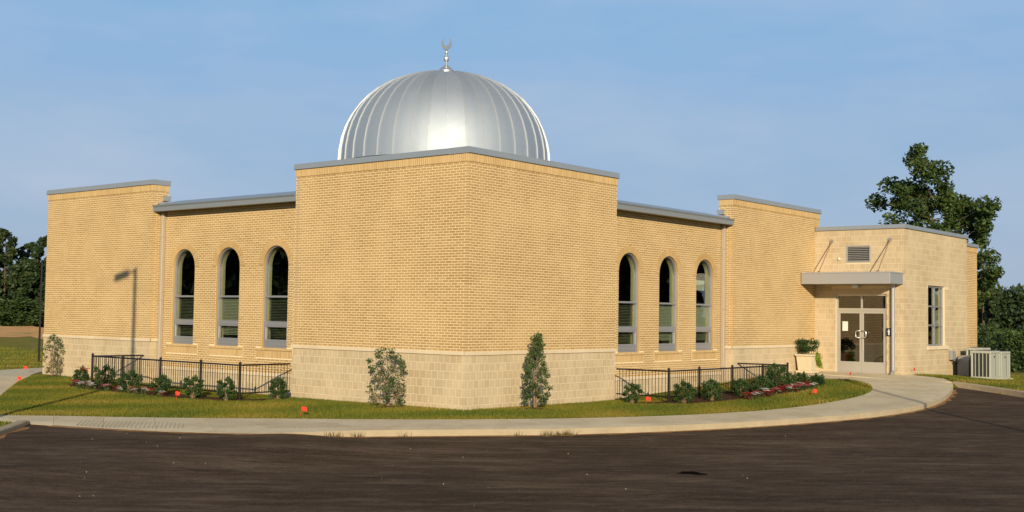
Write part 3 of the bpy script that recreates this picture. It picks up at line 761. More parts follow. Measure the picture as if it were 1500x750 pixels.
wr = MB(); wr.box((19.6, YE+0.3, 4.0), (26.3, 5.6, 4.12)); wr.box((26.31, YB+.3, 3.8), (27.5, 5.6, 3.9)); fix(wr.build('wing_roof', M_COPING, MOSQUE))
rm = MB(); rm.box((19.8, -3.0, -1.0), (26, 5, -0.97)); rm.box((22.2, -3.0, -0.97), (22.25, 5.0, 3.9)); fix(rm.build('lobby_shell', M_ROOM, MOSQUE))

# arched windows
def slats(T, c, w, z0, z1, n, mat, parent, pitch=0.045, tilt=0.6):
    m = MB(); k = int((z1-z0)/pitch)
    for i in range(k):
        z = z1-(i+.5)*pitch; dz = 0.5*0.048*math.sin(tilt); dn = 0.5*0.048*math.cos(tilt)
        m.poly([T(c-w, n-dn, z+dz), T(c+w, n-dn, z+dz), T(c+w, n+dn, z-dz), T(c-w, n+dn, z-dz)], [(0, 1, 2, 3)])
    m.box(T(c-w, n-.02, z1), T(c+w, n+.02, z1+.03))
    o = m.build('blind', mat, parent); fix(o)
    return o
BLINDS = {('R', 0): ('dark', 0.62, 1.30, 0.28), ('R', 1): ('pale', 0.62, 1.30, 0.9), ('R', 2): ('solid', 0.62, 1.30, 1.35), ('L', 0): ('dark', 0.62, 1.30, 0.22), ('L', 1): ('pale', 0.62, 1.30, 0.75), ('L', 2): ('dark', 0.62, 1.30, 0.25)}
for side, T in (('R', TR(E)), ('L', TL(E))):
    for wi, c in enumerate(WIN):
        fix(MB().prism(T, arch_loop(c, WW+.001, WB-.004, WS), -0.004, -0.20, [arch_loop(c, WW-.004, WB+.004, WS)]).build('brick_jamb', M_BRICK, MOSQUE))
        f = MB(); f.prism(T, arch_loop(c, WW-0.006, WB+.006, WS), -0.062, -0.165, [arch_loop(c, WW-0.036, WB+0.055, WS)])
        fr = fix(f.build('arched_window', M_FRAME, MOSQUE))
        wi_ = WW-0.052
        sub = lambda m, name, mat, bev=0.004: fix(m.build(name, mat, fr, bevel=bev))
        sub(MB().box(T(c-wi_, -0.078, 1.31), T(c+wi_, -0.16, 1.365)), 'transom', M_FRAME)
        sub(MB().box(T(c-wi_, -0.074, 0.495), T(c+wi_, -0.16, 0.625)), 'transom', M_FRAME)
        h_ = MB(); h_.prism(T, [(c-wi_, 0.03), (c+wi_, 0.03), (c+wi_, 0.493), (c-wi_, 0.493)], -0.07, -0.155, [[(c-wi_+.055, 0.10), (c+wi_-.055, 0.10), (c+wi_-.055, 0.455), (c-wi_+.055, 0.455)]]); sub(h_, 'hopper_sash', M_FRAME)
        sub(MB().box(T(c-wi_, -0.06, WB+.057), T(c+wi_, -0.155, 0.028)), 'sill_panel', M_FRAME)
        g = MB().prism(T, [p for p in arch_loop(c, WW-0.048, 1.36, WS)], -0.122, -0.126); sub(g, 'pane', M_GLASS, 0)
        g = MB().prism(T, [(c-wi_, .62), (c+wi_, .62), (c+wi_, 1.312), (c-wi_, 1.312)], -0.122, -0.126); sub(g, 'pane', M_GLASS, 0)
        g = MB().prism(T, [(c-wi_+.05, .098), (c+wi_-.05, .098), (c+wi_-.05, .457), (c-wi_+.05, .457)], -0.115, -0.119); sub(g, 'pane', M_GLASS, 0)
        rv = MB().prism(T, arch_loop(c, WW+0.03, WB-.03, WS), -0.167, -0.31, [arch_loop(c, WW-0.02, WB+0.03, WS)]); fix(rv.build('window_reveal', M_REVEAL, MOSQUE))
        kind, z0, z1, tilt = BLINDS[(side, wi)]
        bm_ = M_BLIND
        slats(T, c, WW-0.06, 0.62, 1.30, -0.22, bm_, fr, tilt=tilt)
        slats(T, c, WW-0.10, 0.16 if kind != 'dark' else 0.10, 0.50, -0.21, bm_ if kind != 'solid' else M_DARKBLIND, fr, tilt=tilt*0.7)
# white sheet hung inside the third right-hand window
o = MB().box(TR(E)(WIN[2]-0.53, -0.20, 1.80), TR(E)(WIN[2]+0.30, -0.206, 2.13)).build('sheet', M_WHITE); tag(o, 'white sheet hung inside the arched window nearest the right downspout', 'sheet')

# chairs behind the windows next to the towers
def chair(x, y, rz, label):
    t = thing('chair', label, 'chair', (x, y, -0.98), 'black chairs just inside the windows', rz)
    MB().box((-.22, -.22, .43), (.22, .22, .47)).build('seat', M_CHAIR, t, bevel=.01)
    b = MB(); b.tube([(-.2, .2, .47), (-.2, .24, 1.20), (-.16, .245, 1.25), (.16, .245, 1.25), (.2, .24, 1.20), (.2, .2, .47)], .022, 6); b.build('backrest', M_CHAIR, t)
    for sx in (-.2, .2):
        for sy in (-.2, .2): MB().tube([(sx, sy, 0), (sx, sy, .43)], .014, 6).build('leg', M_CHAIR, t)
chair(WIN[2]-0.42, 1.15, math.pi, 'black framed chair inside the right bay, left one at the last window')
chair(WIN[2]+0.25, 1.15, math.pi, 'black framed chair inside the right bay, right one at the last window')
chair(1.15, WIN[1]+0.35, math.pi/2, 'black framed chair inside the left bay, left one at the middle window')
chair(1.15, WIN[1]-0.25, math.pi/2, 'black framed chair inside the left bay, right one at the middle window')

# entrance doors
T = TL(XE)
y0, y1, ym, zt = DO[0]+.004, DO[1]-.004, -1.766, DO[3]-.004
df = MB(); df.prism(T, [(y0, -1.06), (y0, zt), (y1, zt), (y1, -1.06), (y1-.06, -1.06), (y1-.06, zt-.06), (y0+.06, zt-.06), (y0+.06, -1.06)], -0.06, -0.17)
df = fix(df.build('door_frame', M_DOORF, MOSQUE, bevel=.004))
fix(MB().box(T(y0+.061, -0.062, 1.25), T(y1-.061, -0.165, 1.345)).build('transom', M_DOORF, df, bevel=.004))
fix(MB().box(T(ym-.03, -0.064, 1.346), T(ym+.03, -0.165, zt-.061)).build('mullion', M_DOORF, df, bevel=.004))
for a, b in ((y0+.06, ym-.03), (ym+.03, y1-.06)): fix(MB().box(T(a, -.11, 1.34), T(b, -.114, zt-.055)).build('pane', M_DGLASS, df))
for a, b, hs in ((y0+.064, ym-.004, 1), (ym+.004, y1-.064, -1)):
    zb = -0.985
    d = MB(); d.prism(T, [(a, zb), (b, zb), (b, 1.247), (a, 1.247)], -0.07, -0.12, [[(a+.075, zb+.40), (b-.075, zb+.40), (b-.075, 1.16), (a+.075, 1.16)]])
    d = fix(d.build('door', M_DOORF, MOSQUE, bevel=.003))
    fix(MB().box(T(a+.07, -.093, zb+.395), T(b-.07, -.097, 1.165)).build('pane', M_DGLASS, d))
    e = b-.04 if hs > 0 else a+.04
    sgn = -1 if hs > 0 else 1
    pts = [T(e, -.07, .28), T(e, 0.0, .28), T(e+sgn*.13, 0.0, .30), T(e+sgn*.15, 0.0, .34), T(e+sgn*.15, 0.0, .48), T(e+sgn*.13, 0.0, .52), T(e, 0.0, .54), T(e, -.07, .54)]
    fix(MB().tube(pts, .016, 8).build('handle', M_FINIAL, d, smooth=True))
    if hs > 0: fix(MB().box(T(e-.02, -.068, -.18), T(e+.02, -.045, .22)).build('lock_plate', M_DOORF, d, bevel=.004))
fix(MB().box(T(y0, 0.02, -1.02), T(y1, -0.17, -0.990)).build('threshold', M_FRAME, MOSQUE))
# paper on the left leaf
o = MB().box(T(-1.24, -0.088, 0.52), T(-1.03, -0.0905, 0.86)).build('notice', M_WHITE); tag(o, 'white sheet of paper taped to the left door leaf', 'notice')
# person pictogram sign
sg = thing('wall_sign', 'small dark square sign with a white person symbol right of the doors', 'sign', (XE, -2.80, 0.5))
def sub(m, name, mat):
    q = m.build(name, mat, sg); q.matrix_parent_inverse = Matrix.Translation((-XE, 2.80, -0.5)); return q
sub(MB().box(T(-2.902, 0.006, 0.36), T(-2.715, 0.016, 0.645)), 'plate', M_SIGN)
def disc(c, r_, k=14): return [(c[0]+r_*math.cos(2*math.pi*i/k), c[1]+r_*math.sin(2*math.pi*i/k)) for i in range(k)]
sy = -2.809
pm = MB(); pm.prism(T, disc((sy, .592), .019), .0162, .0185)
pm.prism(T, [(sy-.042, .563), (sy+.042, .563), (sy+.042, .505), (sy+.027, .505), (sy+.027, .40), (sy+.004, .40), (sy+.004, .47), (sy-.004, .47), (sy-.004, .40), (sy-.027, .40), (sy-.027, .505), (sy-.042, .505)], .0162, .0185)
sub(pm, 'person_symbol', M_WHITE)

# canopy
can = MB(); CX0 = XE-1.23
can.box((CX0, -3.33, 2.20), (XE-0.002, -0.035, 2.60))
can = fix(can.build('canopy', M_CANOPY, MOSQUE, bevel=.008))
fix(MB().box((CX0-.012, -3.345, 2.565), (XE-.002, -0.03, 2.612)).build('drip_edge', M_CANOPY, can, bevel=.004))
fix(MB().box((CX0-.010, -3.34, 2.19), (CX0+.03, -0.032, 2.235)).build('drip_edge', M_CANOPY, can, bevel=.004))
for y in (-0.66, -2.85):
    fix(MB().tube([(XE-1.12, y, 2.61), (XE-.03, y, 3.78)], .017, 8).build('tie_rod', M_RUST, can))
    fix(MB().tube([(XE+.0, y, 3.80), (XE-.03, y, 3.80)], .075, 14).build('rod_plate', M_UTIL, can))
    fix(MB().tube([(XE-.02, y, 3.80), (XE-.10, y, 3.70)], .032, 8).build('rod_clevis', M_RUST, can))
    fix(MB().box((XE-1.17, y-.035, 2.605), (XE-1.07, y+.035, 2.66)).build('rod_clevis', M_RUST, can))
o = MB(); o.box((XE-.17, -1.72, 2.07), (XE-.012, -1.50, 2.198)); tag(o.build('wall_light', M_WHITE, None, bevel=.02), 'small white wall light under the entrance canopy', 'light')
o = MB(); o.box((XE-.06, -0.99, 3.10), (XE-.006, -0.92, 3.19)); tag(o.build('sensor', M_WHITE, None, bevel=.008), 'tiny white sensor on the block wall left of the vent', 'sensor')
# downspout beside the doors
dp = MB(); dp.tube([(XE-.08, -2.99, 2.2), (XE-.08, -2.99, -0.82), (XE-.11, -3.0, -0.91), (XE-.30, -3.04, -0.955)], .068, 8); fix(dp.build('downspout', M_FRAME, MOSQUE))
# louvre
lv = MB(); lv.prism(T, [(LO[0]+.004, LO[2]+.004), (LO[1]-.004, LO[2]+.004), (LO[1]-.004, LO[3]-.004), (LO[0]+.004, LO[3]-.004)], 0.012, -0.12, [[(LO[0]+.045, LO[2]+.045), (LO[1]-.045, LO[2]+.045), (LO[1]-.045, LO[3]-.045), (LO[0]+.045, LO[3]-.045)]])
lv = fix(lv.build('vent', M_CANOPY, MOSQUE, bevel=.003))
for i in range(8):
    z = LO[2]+.055+i*.066
    m = MB(); m.poly([T(LO[0]+.046, .008, z), T(LO[1]-.046, .008, z), T(LO[1]-.046, -.055, z+.030), T(LO[0]+.046, -.055, z+.030), T(LO[0]+.046, .008, z+.006), T(LO[1]-.046, .008, z+.006), T(LO[1]-.046, -.055, z+.036), T(LO[0]+.046, -.055, z+.036)], BOXF.tolist())
    fix(m.build('slat', M_CANOPY, lv))
fix(MB().box(T(LO[0]+.02, -.10, LO[2]+.02), T(LO[1]-.02, -.11, LO[3]-.02)).build('backing', M_ROOM, lv))
# side window of the wing: six panes
T = TR(YE); a, b, zb, zt = W2
sw = MB(); sw.prism(T, [(a+.004, zb+.004), (b-.004, zb+.004), (b-.004, zt-.004), (a+.004, zt-.004)], -0.07, -0.16, [[(a+.06, zb+.06), (b-.06, zb+.06), (b-.06, zt-.06), (a+.06, zt-.06)]])
sw = fix(sw.build('side_window', M_FRAME, MOSQUE, bevel=.003)); mid = (a+b)/2
fix(MB().box(T(mid-.035, -.068, zb+.061), T(mid+.035, -.15, zt-.061)).build('mullion', M_FRAME, sw))
hs_ = (zt-zb-.12)/3
for i in range(3):
    z = zb+.06+i*hs_
    for p, q in ((a+.06, mid-.036), (mid+.036, b-.06)):
        if i: fix(MB().box(T(p+.001, -.072, z-.03), T(q-.001, -.15, z+.03)).build('muntin', M_FRAME, sw))
        fix(MB().box(T(p, -.12, z+(.031 if i else 0)), T(q, -.124, z+hs_-(.031 if i < 2 else 0))).build('pane', M_GLASS, sw))
fix(MB().prism(T, [(a-.03, zb-.03), (b+.03, zb-.03), (b+.03, zt+.03), (a-.03, zt+.03)], -.165, -.40, [[(a+.02, zb+.02), (b-.02, zb+.02), (b-.02, zt-.02), (a+.02, zt-.02)]]).build('window_reveal', M_REVEAL, MOSQUE))

# dome
DC = (9.785, 9.85); DR, DB, DZ, DN = 3.79, 3.41, 6.2, 2.2
def dprof(t, r_=DR, b=DB):   # t 0..1 base to apex
    an = t*math.pi/2
    return r_*math.cos(an)**(2/DN), DZ+b*math.sin(an)**(2/DN)
dome = fix(MB().lathe([(3.6, 4.25), (3.6, 5.9), (3.80, 5.92), (3.80, DZ-.02)], (DC[0], DC[1], 0), 76).build('dome', M_DOME, MOSQUE))
NP = 38; ts = [0, .08, .16, .24, .32, .40, .48, .56, .64, .72, .80, .88, .94, .985]
prof = [dprof(t) for t in ts]
phase = math.atan2(CAM[1]-DC[1], CAM[0]-DC[0]) + 0.02
for k in range(NP):
    a0 = phase+2*math.pi*k/NP; m = MB(); V = []; F = []
    w = 2*math.pi/NP
    for r_, z in prof:
        for j in range(4):
            a = a0+w*(0.004+0.992*j/3)
            rr = r_*(1-0.0009*(0 if j in (0, 3) else -1))
            V.append((DC[0]+rr*math.cos(a), DC[1]+rr*math.sin(a), z))
    for i in range(len(prof)-1):
        for j in range(3): F.append((i*4+j, i*4+j+1, i*4+5+j, i*4+4+j))
    fix(m.poly(V, F, random.random()).build('dome_panel', M_DOME, dome, smooth=True))
    m = MB(); V = []; F = []
    u = np.array([math.cos(a0), math.sin(a0)]); tn = np.array([-u[1], u[0]])
    for i, (r_, z) in enumerate(prof):
        nr = np.array([r_/DR**2, (z-DZ)/DB**2]); nr /= np.linalg.norm(nr); hgt = 0.042 if r_ > .4 else 0.02
        for sg_, hh in ((-1, -.01), (-1, hgt), (1, hgt), (1, -.01)):
            rr = r_+nr[0]*hh; wd = 0.008
            V.append((DC[0]+u[0]*rr+tn[0]*sg_*wd, DC[1]+u[1]*rr+tn[1]*sg_*wd, z+nr[1]*hh))
    for i in range(len(prof)-1):
        for j in range(3): F.append((i*4+j, i*4+j+1, i*4+5+j, i*4+4+j))
    fix(m.poly(V, F, .5).build('seam', M_SEAM, dome))
zt_ = prof[-1][1]+0.12
fin = fix(MB().lathe([(.30, zt_-.18), (.31, zt_-.02), (.29, zt_+.03), (.20, zt_+.11), (.10, zt_+.18), (.05, zt_+.24), (.028, zt_+.29), (.026, zt_+.78)], (DC[0], DC[1], 0), 28).build('finial', M_FINIAL, MOSQUE, smooth=True))
def ball(z, rx, rz, nm):
    pr_ = [(max(.004, rx*math.sin(math.pi*i/14)), z-rz*math.cos(math.pi*i/14)) for i in range(15)]
    fix(MB().lathe(pr_, (DC[0], DC[1], 0), 24).build(nm, M_FINIAL, fin, smooth=True))
ball(zt_+.46, .105, .125, 'ball'); ball(zt_+.70, .062, .07, 'ball')
# crescent opening upward, standing in the plane facing the drive
cz = zt_+1.03; out = []; R0, R1, off = .215, .165, .075
ang = [R(-222)+ (R(42)-R(-222))*i/28 for i in range(29)]
o_ = [(R0*math.cos(t), R0*math.sin(t)) for t in ang]
i_ = [(R1*math.cos(t)*0.93, R1*math.sin(t)+off) for t in ang[::-1]]
i_[0] = (o_[-1][0]-.004, o_[-1][1]+.004); i_[-1] = (o_[0][0]+.004, o_[0][1]+.004)
ca = -math.sin(YAW-R(24)), math.cos(YAW-R(24))
TC = lambda s, n, z: (DC[0]-s*ca[0]+n*math.cos(YAW), DC[1]-s*ca[1]+n*math.sin(YAW), cz+z)
cm = MB(); lo_ = [(x*0.95, z*1.12) for x, z in o_+i_]
n_ = len(o_)
V = [TC(x, -.022, z) for x, z in lo_]+[TC(x, .022, z) for x, z in lo_]; tt = 2*n_
F = []
for i in range(n_-1):
    j = tt-1-i
    F += [(i, i+1, j-1, j), (tt+i, tt+j, tt+j-1, tt+i+1), (i, tt+i, tt+i+1, i+1), (j, j-1, tt+j-1, tt+j)]
fix(cm.poly(V, F).build('crescent', M_CRESC, fin))

# ------------------------------------------------------------------ vegetation helpers
def leaf_cloud(C, size, tones, updir=0.35, jit=0.4, fold=True):
    """C (n,3) leaf centres -> quads"""
    n = len(C)
    nrm = rng.normal(size=(n, 3)); nrm[:, 2] = np.abs(nrm[:, 2])+updir; nrm /= np.linalg.norm(nrm, axis=1)[:, None]
    a = np.cross(nrm, rng.normal(size=(n, 3))); a /= np.linalg.norm(a, axis=1)[:, None]; b = np.cross(nrm, a)
    s = size*(1+jit*(rng.random(n)-.5)*2)[:, None]
    V = np.stack([C-a*s, C-b*s*.55-nrm*s*.12, C+a*s, C+b*s*.55-nrm*s*.12], 1).reshape(-1, 3)
    F = np.arange(4*n).reshape(n, 4)
    return V, F, tones
def clump_points(centres, radii, n, power=0.5):
    k = rng.integers(0, len(centres), n)
    d = rng.normal(size=(n, 3)); d /= np.linalg.norm(d, axis=1)[:, None]
    r_ = rng.random(n)**power
    return centres[k]+d*(r_*radii[k])[:, None]*np.array([1, 1, .8]), k
def make_tree(name, label, cat, x, y, height, crown_r, crown_lo, n_clump, n_leaf, leaf, seed, mat, trunk_r=0.2, group=None, clump_r=0.28, shape='round', limbs=12, clumps=None):
    global rng
    keep = rng; rng = np.random.default_rng(seed)
    z0 = hz(x, y); t = thing(name, label, cat, (x, y, z0-0.05), group, 0)
    tk = MB(); hgt = height*0.86
    bend = rng.normal(size=2)*0.03*height
    axis = lambda q: np.array([bend[0]*q*q, bend[1]*q*q, hgt*q])
    tk.tube([axis(q) for q in np.linspace(0, 1, 7)], [max(.012, trunk_r*(1.25 if q == 0 else 1)*(1-.93*q)) for q in np.linspace(0, 1, 7)], 8)
    tk.build('trunk', M_BARK, t)
    cs = []; lm = MB()
    for i in range(n_clump):
        q = (i+.5)/n_clump; zz = crown_lo+(height*0.97-crown_lo)*q**0.9
        rel = (zz-crown_lo)/(height-crown_lo)
        if shape == 'cone': R_ = crown_r*(1-rel)**.8*1.05+.12*crown_r
        elif shape == 'column': R_ = crown_r*(0.55+.6*math.sin(math.pi*min(1, rel*1.05+.1)))
        else: R_ = crown_r*math.sqrt(max(.05, 1-(2*rel-.85)**2/1.35))
        an = i*2.39996+rng.normal()*.4; rr = R_*(.35+.65*rng.random()**.6)
        cs.append((axis(min(1, zz/hgt))[0]+rr*math.cos(an), axis(min(1, zz/hgt))[1]+rr*math.sin(an), zz))
    if clumps is not None:
        fwd = np.array([math.cos(YAW), math.sin(YAW)]); n_clump = len(clumps)
        cs = [((a*.9+.25)*rt[0]+fwd[0]*d_, (a*.9+.25)*rt[1]+fwd[1]*d_, b) for (a, b), d_ in zip(clumps, rng.normal(size=n_clump)*crown_r*.35)]
    cs = np.array(cs)
    for i in range(0, n_clump, max(1, n_clump//limbs)):
        c = cs[i]; q = max(.12, min(.95, (c[2]-0.35*math.hypot(c[0], c[1]))/hgt)); p = axis(q)
        midp = p*.5+c*.5+np.array([0, 0, -.06*np.linalg.norm(c-p)])
        r0 = max(.01, trunk_r*(1-.9*q)*.45); lm.tube([p, midp, c], [r0, r0*.6, r0*.2], 5)
    lm.build('limb', M_BARK, t)
    rad = crown_r*clump_r*(.7+.6*rng.random(n_clump))
    C, k = clump_points(cs, rad, n_leaf)
    ct = rng.random(n_clump)
    tone = np.clip(.18+.5*ct[k]+.35*rng.random(n_leaf), 0, 1)
    V, F, tn = leaf_cloud(C, leaf, tone)
    link('crown', np_mesh('crown', V, F, mat, tn), t)
    rng = keep
    return t
def copy_tree(src, x, y, rz, sc, label):
    r_ = src.copy(); COL.objects.link(r_); r_.location = (x, y, hz(x, y)-.05); r_.rotation_euler = (0, 0, rz); r_.scale = sc; r_['label'] = label
    for ch in list(src.children):
        c = ch.copy(); COL.objects.link(c); c.parent = r_
    return r_

# tall broadleaf tree behind the entrance wing
CROWN = [(-1.64, 12.01), (-1.91, 11.05), (-2.67, 10.2), (-3.13, 9.39), (-1.34, 10.6), (-0.38, 10.88), (-0.95, 9.73), (-2.1, 8.75), (0.0, 10.01), (0.38, 8.79), (-1.15, 8.39), (0.95, 9.56), (1.53, 8.69), (2.1, 9.0), (2.35, 8.5), (1.3, 9.1), (1.85, 8.8), (1.95, 8.3), (.9, 8.9), (-2.85, 9.75), (-2.3, 9.0), (-.7, 9.0), (-1.5, 10.1), (.3, 9.4), (0, 6.2), (-.9, 5.8), (.7, 5.3), (-.3, 4.7), (-1.4, 6.6), (.4, 4.2), (1.3, 8.2), (2.2, 7.4), (2.1, 7.9), (0.57, 7.73), (1.72, 7.67), (-0.57, 7.63), (-2.48, 9.21), (-1.72, 9.68), (1.03, 8.11), (2.1, 6.91), (2.56, 6.08), (3.06, 5.7), (2.79, 4.93), (2.48, 3.94), (2.86, 3.48), (2.33, 4.81), (-2.86, 8.06), (-1.53, 7.81), (1.91, 5.95), (0.19, 6.88), (1.15, 6.89), (-1.7, 11.6), (2.5, 5.2), (2.2, 4.3), (-.3, 9.2), (-2.2, 9.9)]
x, y = polar(1375, 66)
make_tree('broadleaf_tree', 'tall broadleaf tree with clumpy crown rising behind the entrance wing', 'tree', x, y, 11.6, 2.9, 3.2, 56, 15500, .125, 11, M_LEAF_TREE, .24, None, .225, 'column', 56, CROWN)
x, y = polar(1441, 76)
make_tree('broadleaf_tree', 'lower broadleaf tree standing right behind the brick end of the wing', 'tree', x, y, 5.4, 1.0, 0.6, 24, 4200, .14, 23, M_LEAF_WOOD, .16, None, .42, 'column', 10)
# right-hand woods
proto = []
WD = 'woodland trees beyond the right of the building'
x, y = polar(1482, 82); proto.append(make_tree('woodland_tree', 'dark bushy tree at the right frame edge beyond the condensers', 'tree', x, y, 4.5, 2.6, 0.3, 50, 7500, .19, 31, M_LEAF_WOOD, .2, WD, .36, 'round', 12))
x, y = polar(1452, 96); proto.append(make_tree('woodland_tree', 'dark tree between the brick wing end and the frame edge', 'tree', x, y, 4.7, 2.8, 0.3, 50, 7500, .2, 32, M_LEAF_WOOD, .2, WD, .36, 'round', 12))
for i, (px, dp, sc, lab) in enumerate([(1512, 88, 1.05, 'dark tree half cut by the right frame edge'), (1470, 112, .95, 'farther dark tree showing in the gap left of the frame edge trees'), (1545, 95, 1.2, 'dark tree just outside the right frame edge'), (1430, 120, .8, 'farthest dark tree partly behind the brick wing end'), (1600, 90, 1.25, 'second dark tree outside the right frame edge'), (1660, 84, 1.3, 'third dark tree outside the right frame edge')]):
    x, y = polar(px, dp); copy_tree(proto[i % 2], x, y, 1.3*i, (sc, sc, sc), lab)
# undergrowth to the right of the condensers
for i, (px, dp, s_) in enumerate([(1484, 60, .9), (1500, 57, 1.0), (1464, 66, .9), (1518, 60, 1.2), (1446, 70, 1.1)]):
    lab = ['scrubby light green bush just right of the condensers', 'scrubby bush at the right frame edge behind the kerb grass', 'dark scrub bush behind the condensers', 'scrub bush outside the right frame edge', 'scrub bush behind the brick end of the wing'][i]
    x, y = polar(px, dp)
    if i == 0: scrub = make_tree('scrub_bush', lab, 'bush', x, y, 1.9, 1.2, .15, 26, 3600, .085, 41, M_LEAF_TREE, .05, 'scrub bushes by the right woods', .38, 'round', 10)
    else: copy_tree(scrub, x, y, i*1.1, (s_, s_, s_), lab)
# left woods
LW = 'woodland trees beyond the far left lawn'
x, y = polar(8, 150); lt1 = make_tree('woodland_tree', 'tall thin crowned tree at the left frame edge of the far woods', 'tree', x, y, 12.6, 1.7, 5.0, 26, 3000, .24, 51, M_LEAF_WOOD, .24, LW, .34, 'column', 20)
x, y = polar(57, 147); lt3 = make_tree('woodland_tree', 'airy tall tree beside the brick left end in the far woods', 'tree', x, y, 11.6, 1.35, 5.4, 22, 2300, .24, 53, M_LEAF_WOOD, .2, LW, .36, 'column', 18)
x, y = polar(44, 146); lt2 = make_tree('woodland_tree', 'dense dark lower tree between the two tall ones in the far left woods', 'tree', x, y, 8.4, 2.3, .6, 54, 6500, .27, 52, M_LEAF_WOOD, .22, LW, .36, 'round', 14)
for i, (px, dp, sc, lab) in enumerate([(34, 156, .97, 'slim airy tree in the middle of the far left woods'), (-8, 158, 1.0, 'tall thin tree just outside the left frame edge'), (20, 160, .72, 'low dense tree behind the tall thin one in the far left woods'), (64, 152, .92, 'low dense tree touching the brick left end in the far woods'), (-14, 150, .9, 'low dense tree just outside the left frame edge'), (78, 150, 1.0, 'far tree hidden partly behind the brick left end'), (-45, 154, 1.3, 'second far tree outside the left frame edge'), (-85, 146, 1.4, 'third far tree outside the left frame edge'), (100, 160, .9, 'far tree behind the left tower')]):
    x, y = polar(px, dp); copy_tree((lt3, lt1, lt2, lt2, lt2, lt2, lt2, lt2, lt2)[i], x, y, 0.9*i+.3, (sc, sc, sc), lab)
for i, (px, dp) in enumerate([(5, 143), (28, 141), (52, 142), (70, 144), (-20, 143)]):
    x, y = polar(px, dp); lab = ['low bush at the foot of the far left woods by the frame edge', 'low bush at the foot of the dense far left tree', 'low bush at the foot of the far woods left of the brick end', 'low bush hidden behind the brick left end', 'low bush outside the left frame edge'][i]
    k_ = (.9, 1.9, 1.2, 1.6, 1.4)[i]; copy_tree(scrub, x, y, i*1.7, (1.6*k_, 1.6*k_, .9*k_), lab)
# woods on the other side of the drive (seen mirrored in the window glass)
MW = 'trees across the drive mirrored in the window glass'
k = 0
for x, y, s_ in [(-34, 52, 1.15), (-44, 58, 1.0), (-29, 66, 1.2), (-52, 47, 1.1), (-40, 72, 1.1), (-21, 60, .9), (-60, 62, 1.2), (-25, 80, 1.2), (58, -20, 1.25), (66, -12, 1.1), (61, -32, 1.15), (72, -24, 1.0), (54, -40, 1.1), (74, -40, 1.2), (69, -4, 1.0), (82, -14, 1.2), (80, -50, 1.1)]:
    copy_tree(lt2, x, y, k*1.3, (1.4*s_, 1.4*s_, 1.25*s_), 'dense dark tree mirrored in the window glass of the %s bay' % ('left' if y > 20 else 'right')); k += 1
for o in list(COL.objects):
    if str(o.get('label', '')).startswith('dense dark tree mirrored'): o['group'] = MW + (' on the left' if o.location.y > 20 else ' on the right')

# saplings against the wall
def sapling(name, label, x, y, hgt, prof, n, leaf, seed, lean=(0, 0), mul=1.0, tone_lo=None):
    global rng
    keep = rng; rng = np.random.default_rng(seed)
    z0 = hz(x, y); t = thing(name, label, 'sapling', (x, y, z0-.02), 'saplings planted against the stone base')
    st = MB()
    for k in range(3):
        a = k*2.1+.4; top = hgt*(.95 if k == 0 else .6)
        st.tube([(0.02*math.cos(a), .02*math.sin(a), 0), (.05*math.cos(a)+lean[0]*.4, .05*math.sin(a)+lean[1]*.4, top*.5), (.09*math.cos(a)*(k > 0)+lean[0], .09*math.sin(a)*(k > 0)+lean[1], top)], [.020, .013, .004], 6)
    st.build('stem', M_TWIG, t)
    br = MB(); cs = []; rd = []
    m = 46
    for i in range(m):
        q = (i+.5)/m; zz = hgt*(.10+.88*q); w = np.interp(q, [p[0] for p in prof], [p[1] for p in prof])
        a = i*2.4+rng.normal()*.3; r_ = w*(.45+.55*rng.random()**.5)
        c = (r_*math.cos(a)+lean[0]*q, r_*math.sin(a)+lean[1]*q, zz); cs.append(c); rd.append(.085+.05*rng.random())
        br.tube([(lean[0]*q*.9, lean[1]*q*.9, zz-.5*r_), c], [.006, .0025], 4)
    br.build('branch', M_TWIG, t)
    cs = np.array(cs); rd = np.array(rd)*mul
    C, k = clump_points(cs, rd, n, .45)
    ct = rng.random(m); tone = np.clip(.45*ct[k]+.3*rng.random(n), 0, .74)
    if tone_lo:
        inside_ = (np.hypot(C[:, 0]-tone_lo[0], C[:, 1]-tone_lo[1]) < tone_lo[2]) & (C[:, 2] < tone_lo[3]*hgt) & (rng.random(n) < .75)
        tone = np.where(inside_, .82+.18*rng.random(n), tone)
    V, F, tn = leaf_cloud(C, leaf*.8, tone)
    link('foliage', np_mesh('foliage', V, F, M_LEAF_SAP, tn), t)
    rng = keep
    # mulch ring
    md = MB(); k_ = 18; P = []
    for i in range(k_):
        a = 2*math.pi*i/k_; r_ = .55+.12*math.sin(3*a+seed)+.05*math.sin(7*a)
        P.append((x+r_*math.cos(a), y+r_*math.sin(a)))
    P2 = [(px, py) for px, py in P]
    md.poly([(x, y, z0+.055)]+[(px, py, hz(px, py)+.004) for px, py in P2], [(0, i+1, (i+1) % k_+1) for i in range(k_)])
    return tag(md.build('mulch', M_MULCH), 'brown mulch around the '+label.split(' with')[0], 'mulch', kind='stuff')
sapling('sapling', 'sapling with browning lower leaves left of the central corner', -.65, 1.95, 1.50, [(0, .34), (.2, .52), (.5, .42), (.75, .46), (.9, .38), (1, .1)], 2500, .034, 61, (.0, .12), 1.15, (0.0, 0.1, .36, .68))
sapling('sapling', 'pointed conical sapling with dark green leaves right of the central corner', 1.92, -.66, 1.92, [(0, .24), (.2, .36), (.45, .31), (.68, .22), (.82, .08), (.9, .12), (1, .05)], 3600, .036, 62, (.05, 0.0), 1.0)
sapling('sapling', 'loose pale sapling against the left end of the building', -.34, 18.35, 1.45, [(0, .22), (.3, .34), (.6, .34), (.85, .22), (1, .08)], 1150, .036, 63, (0, 0), .95, (0, 0, .5, .5))

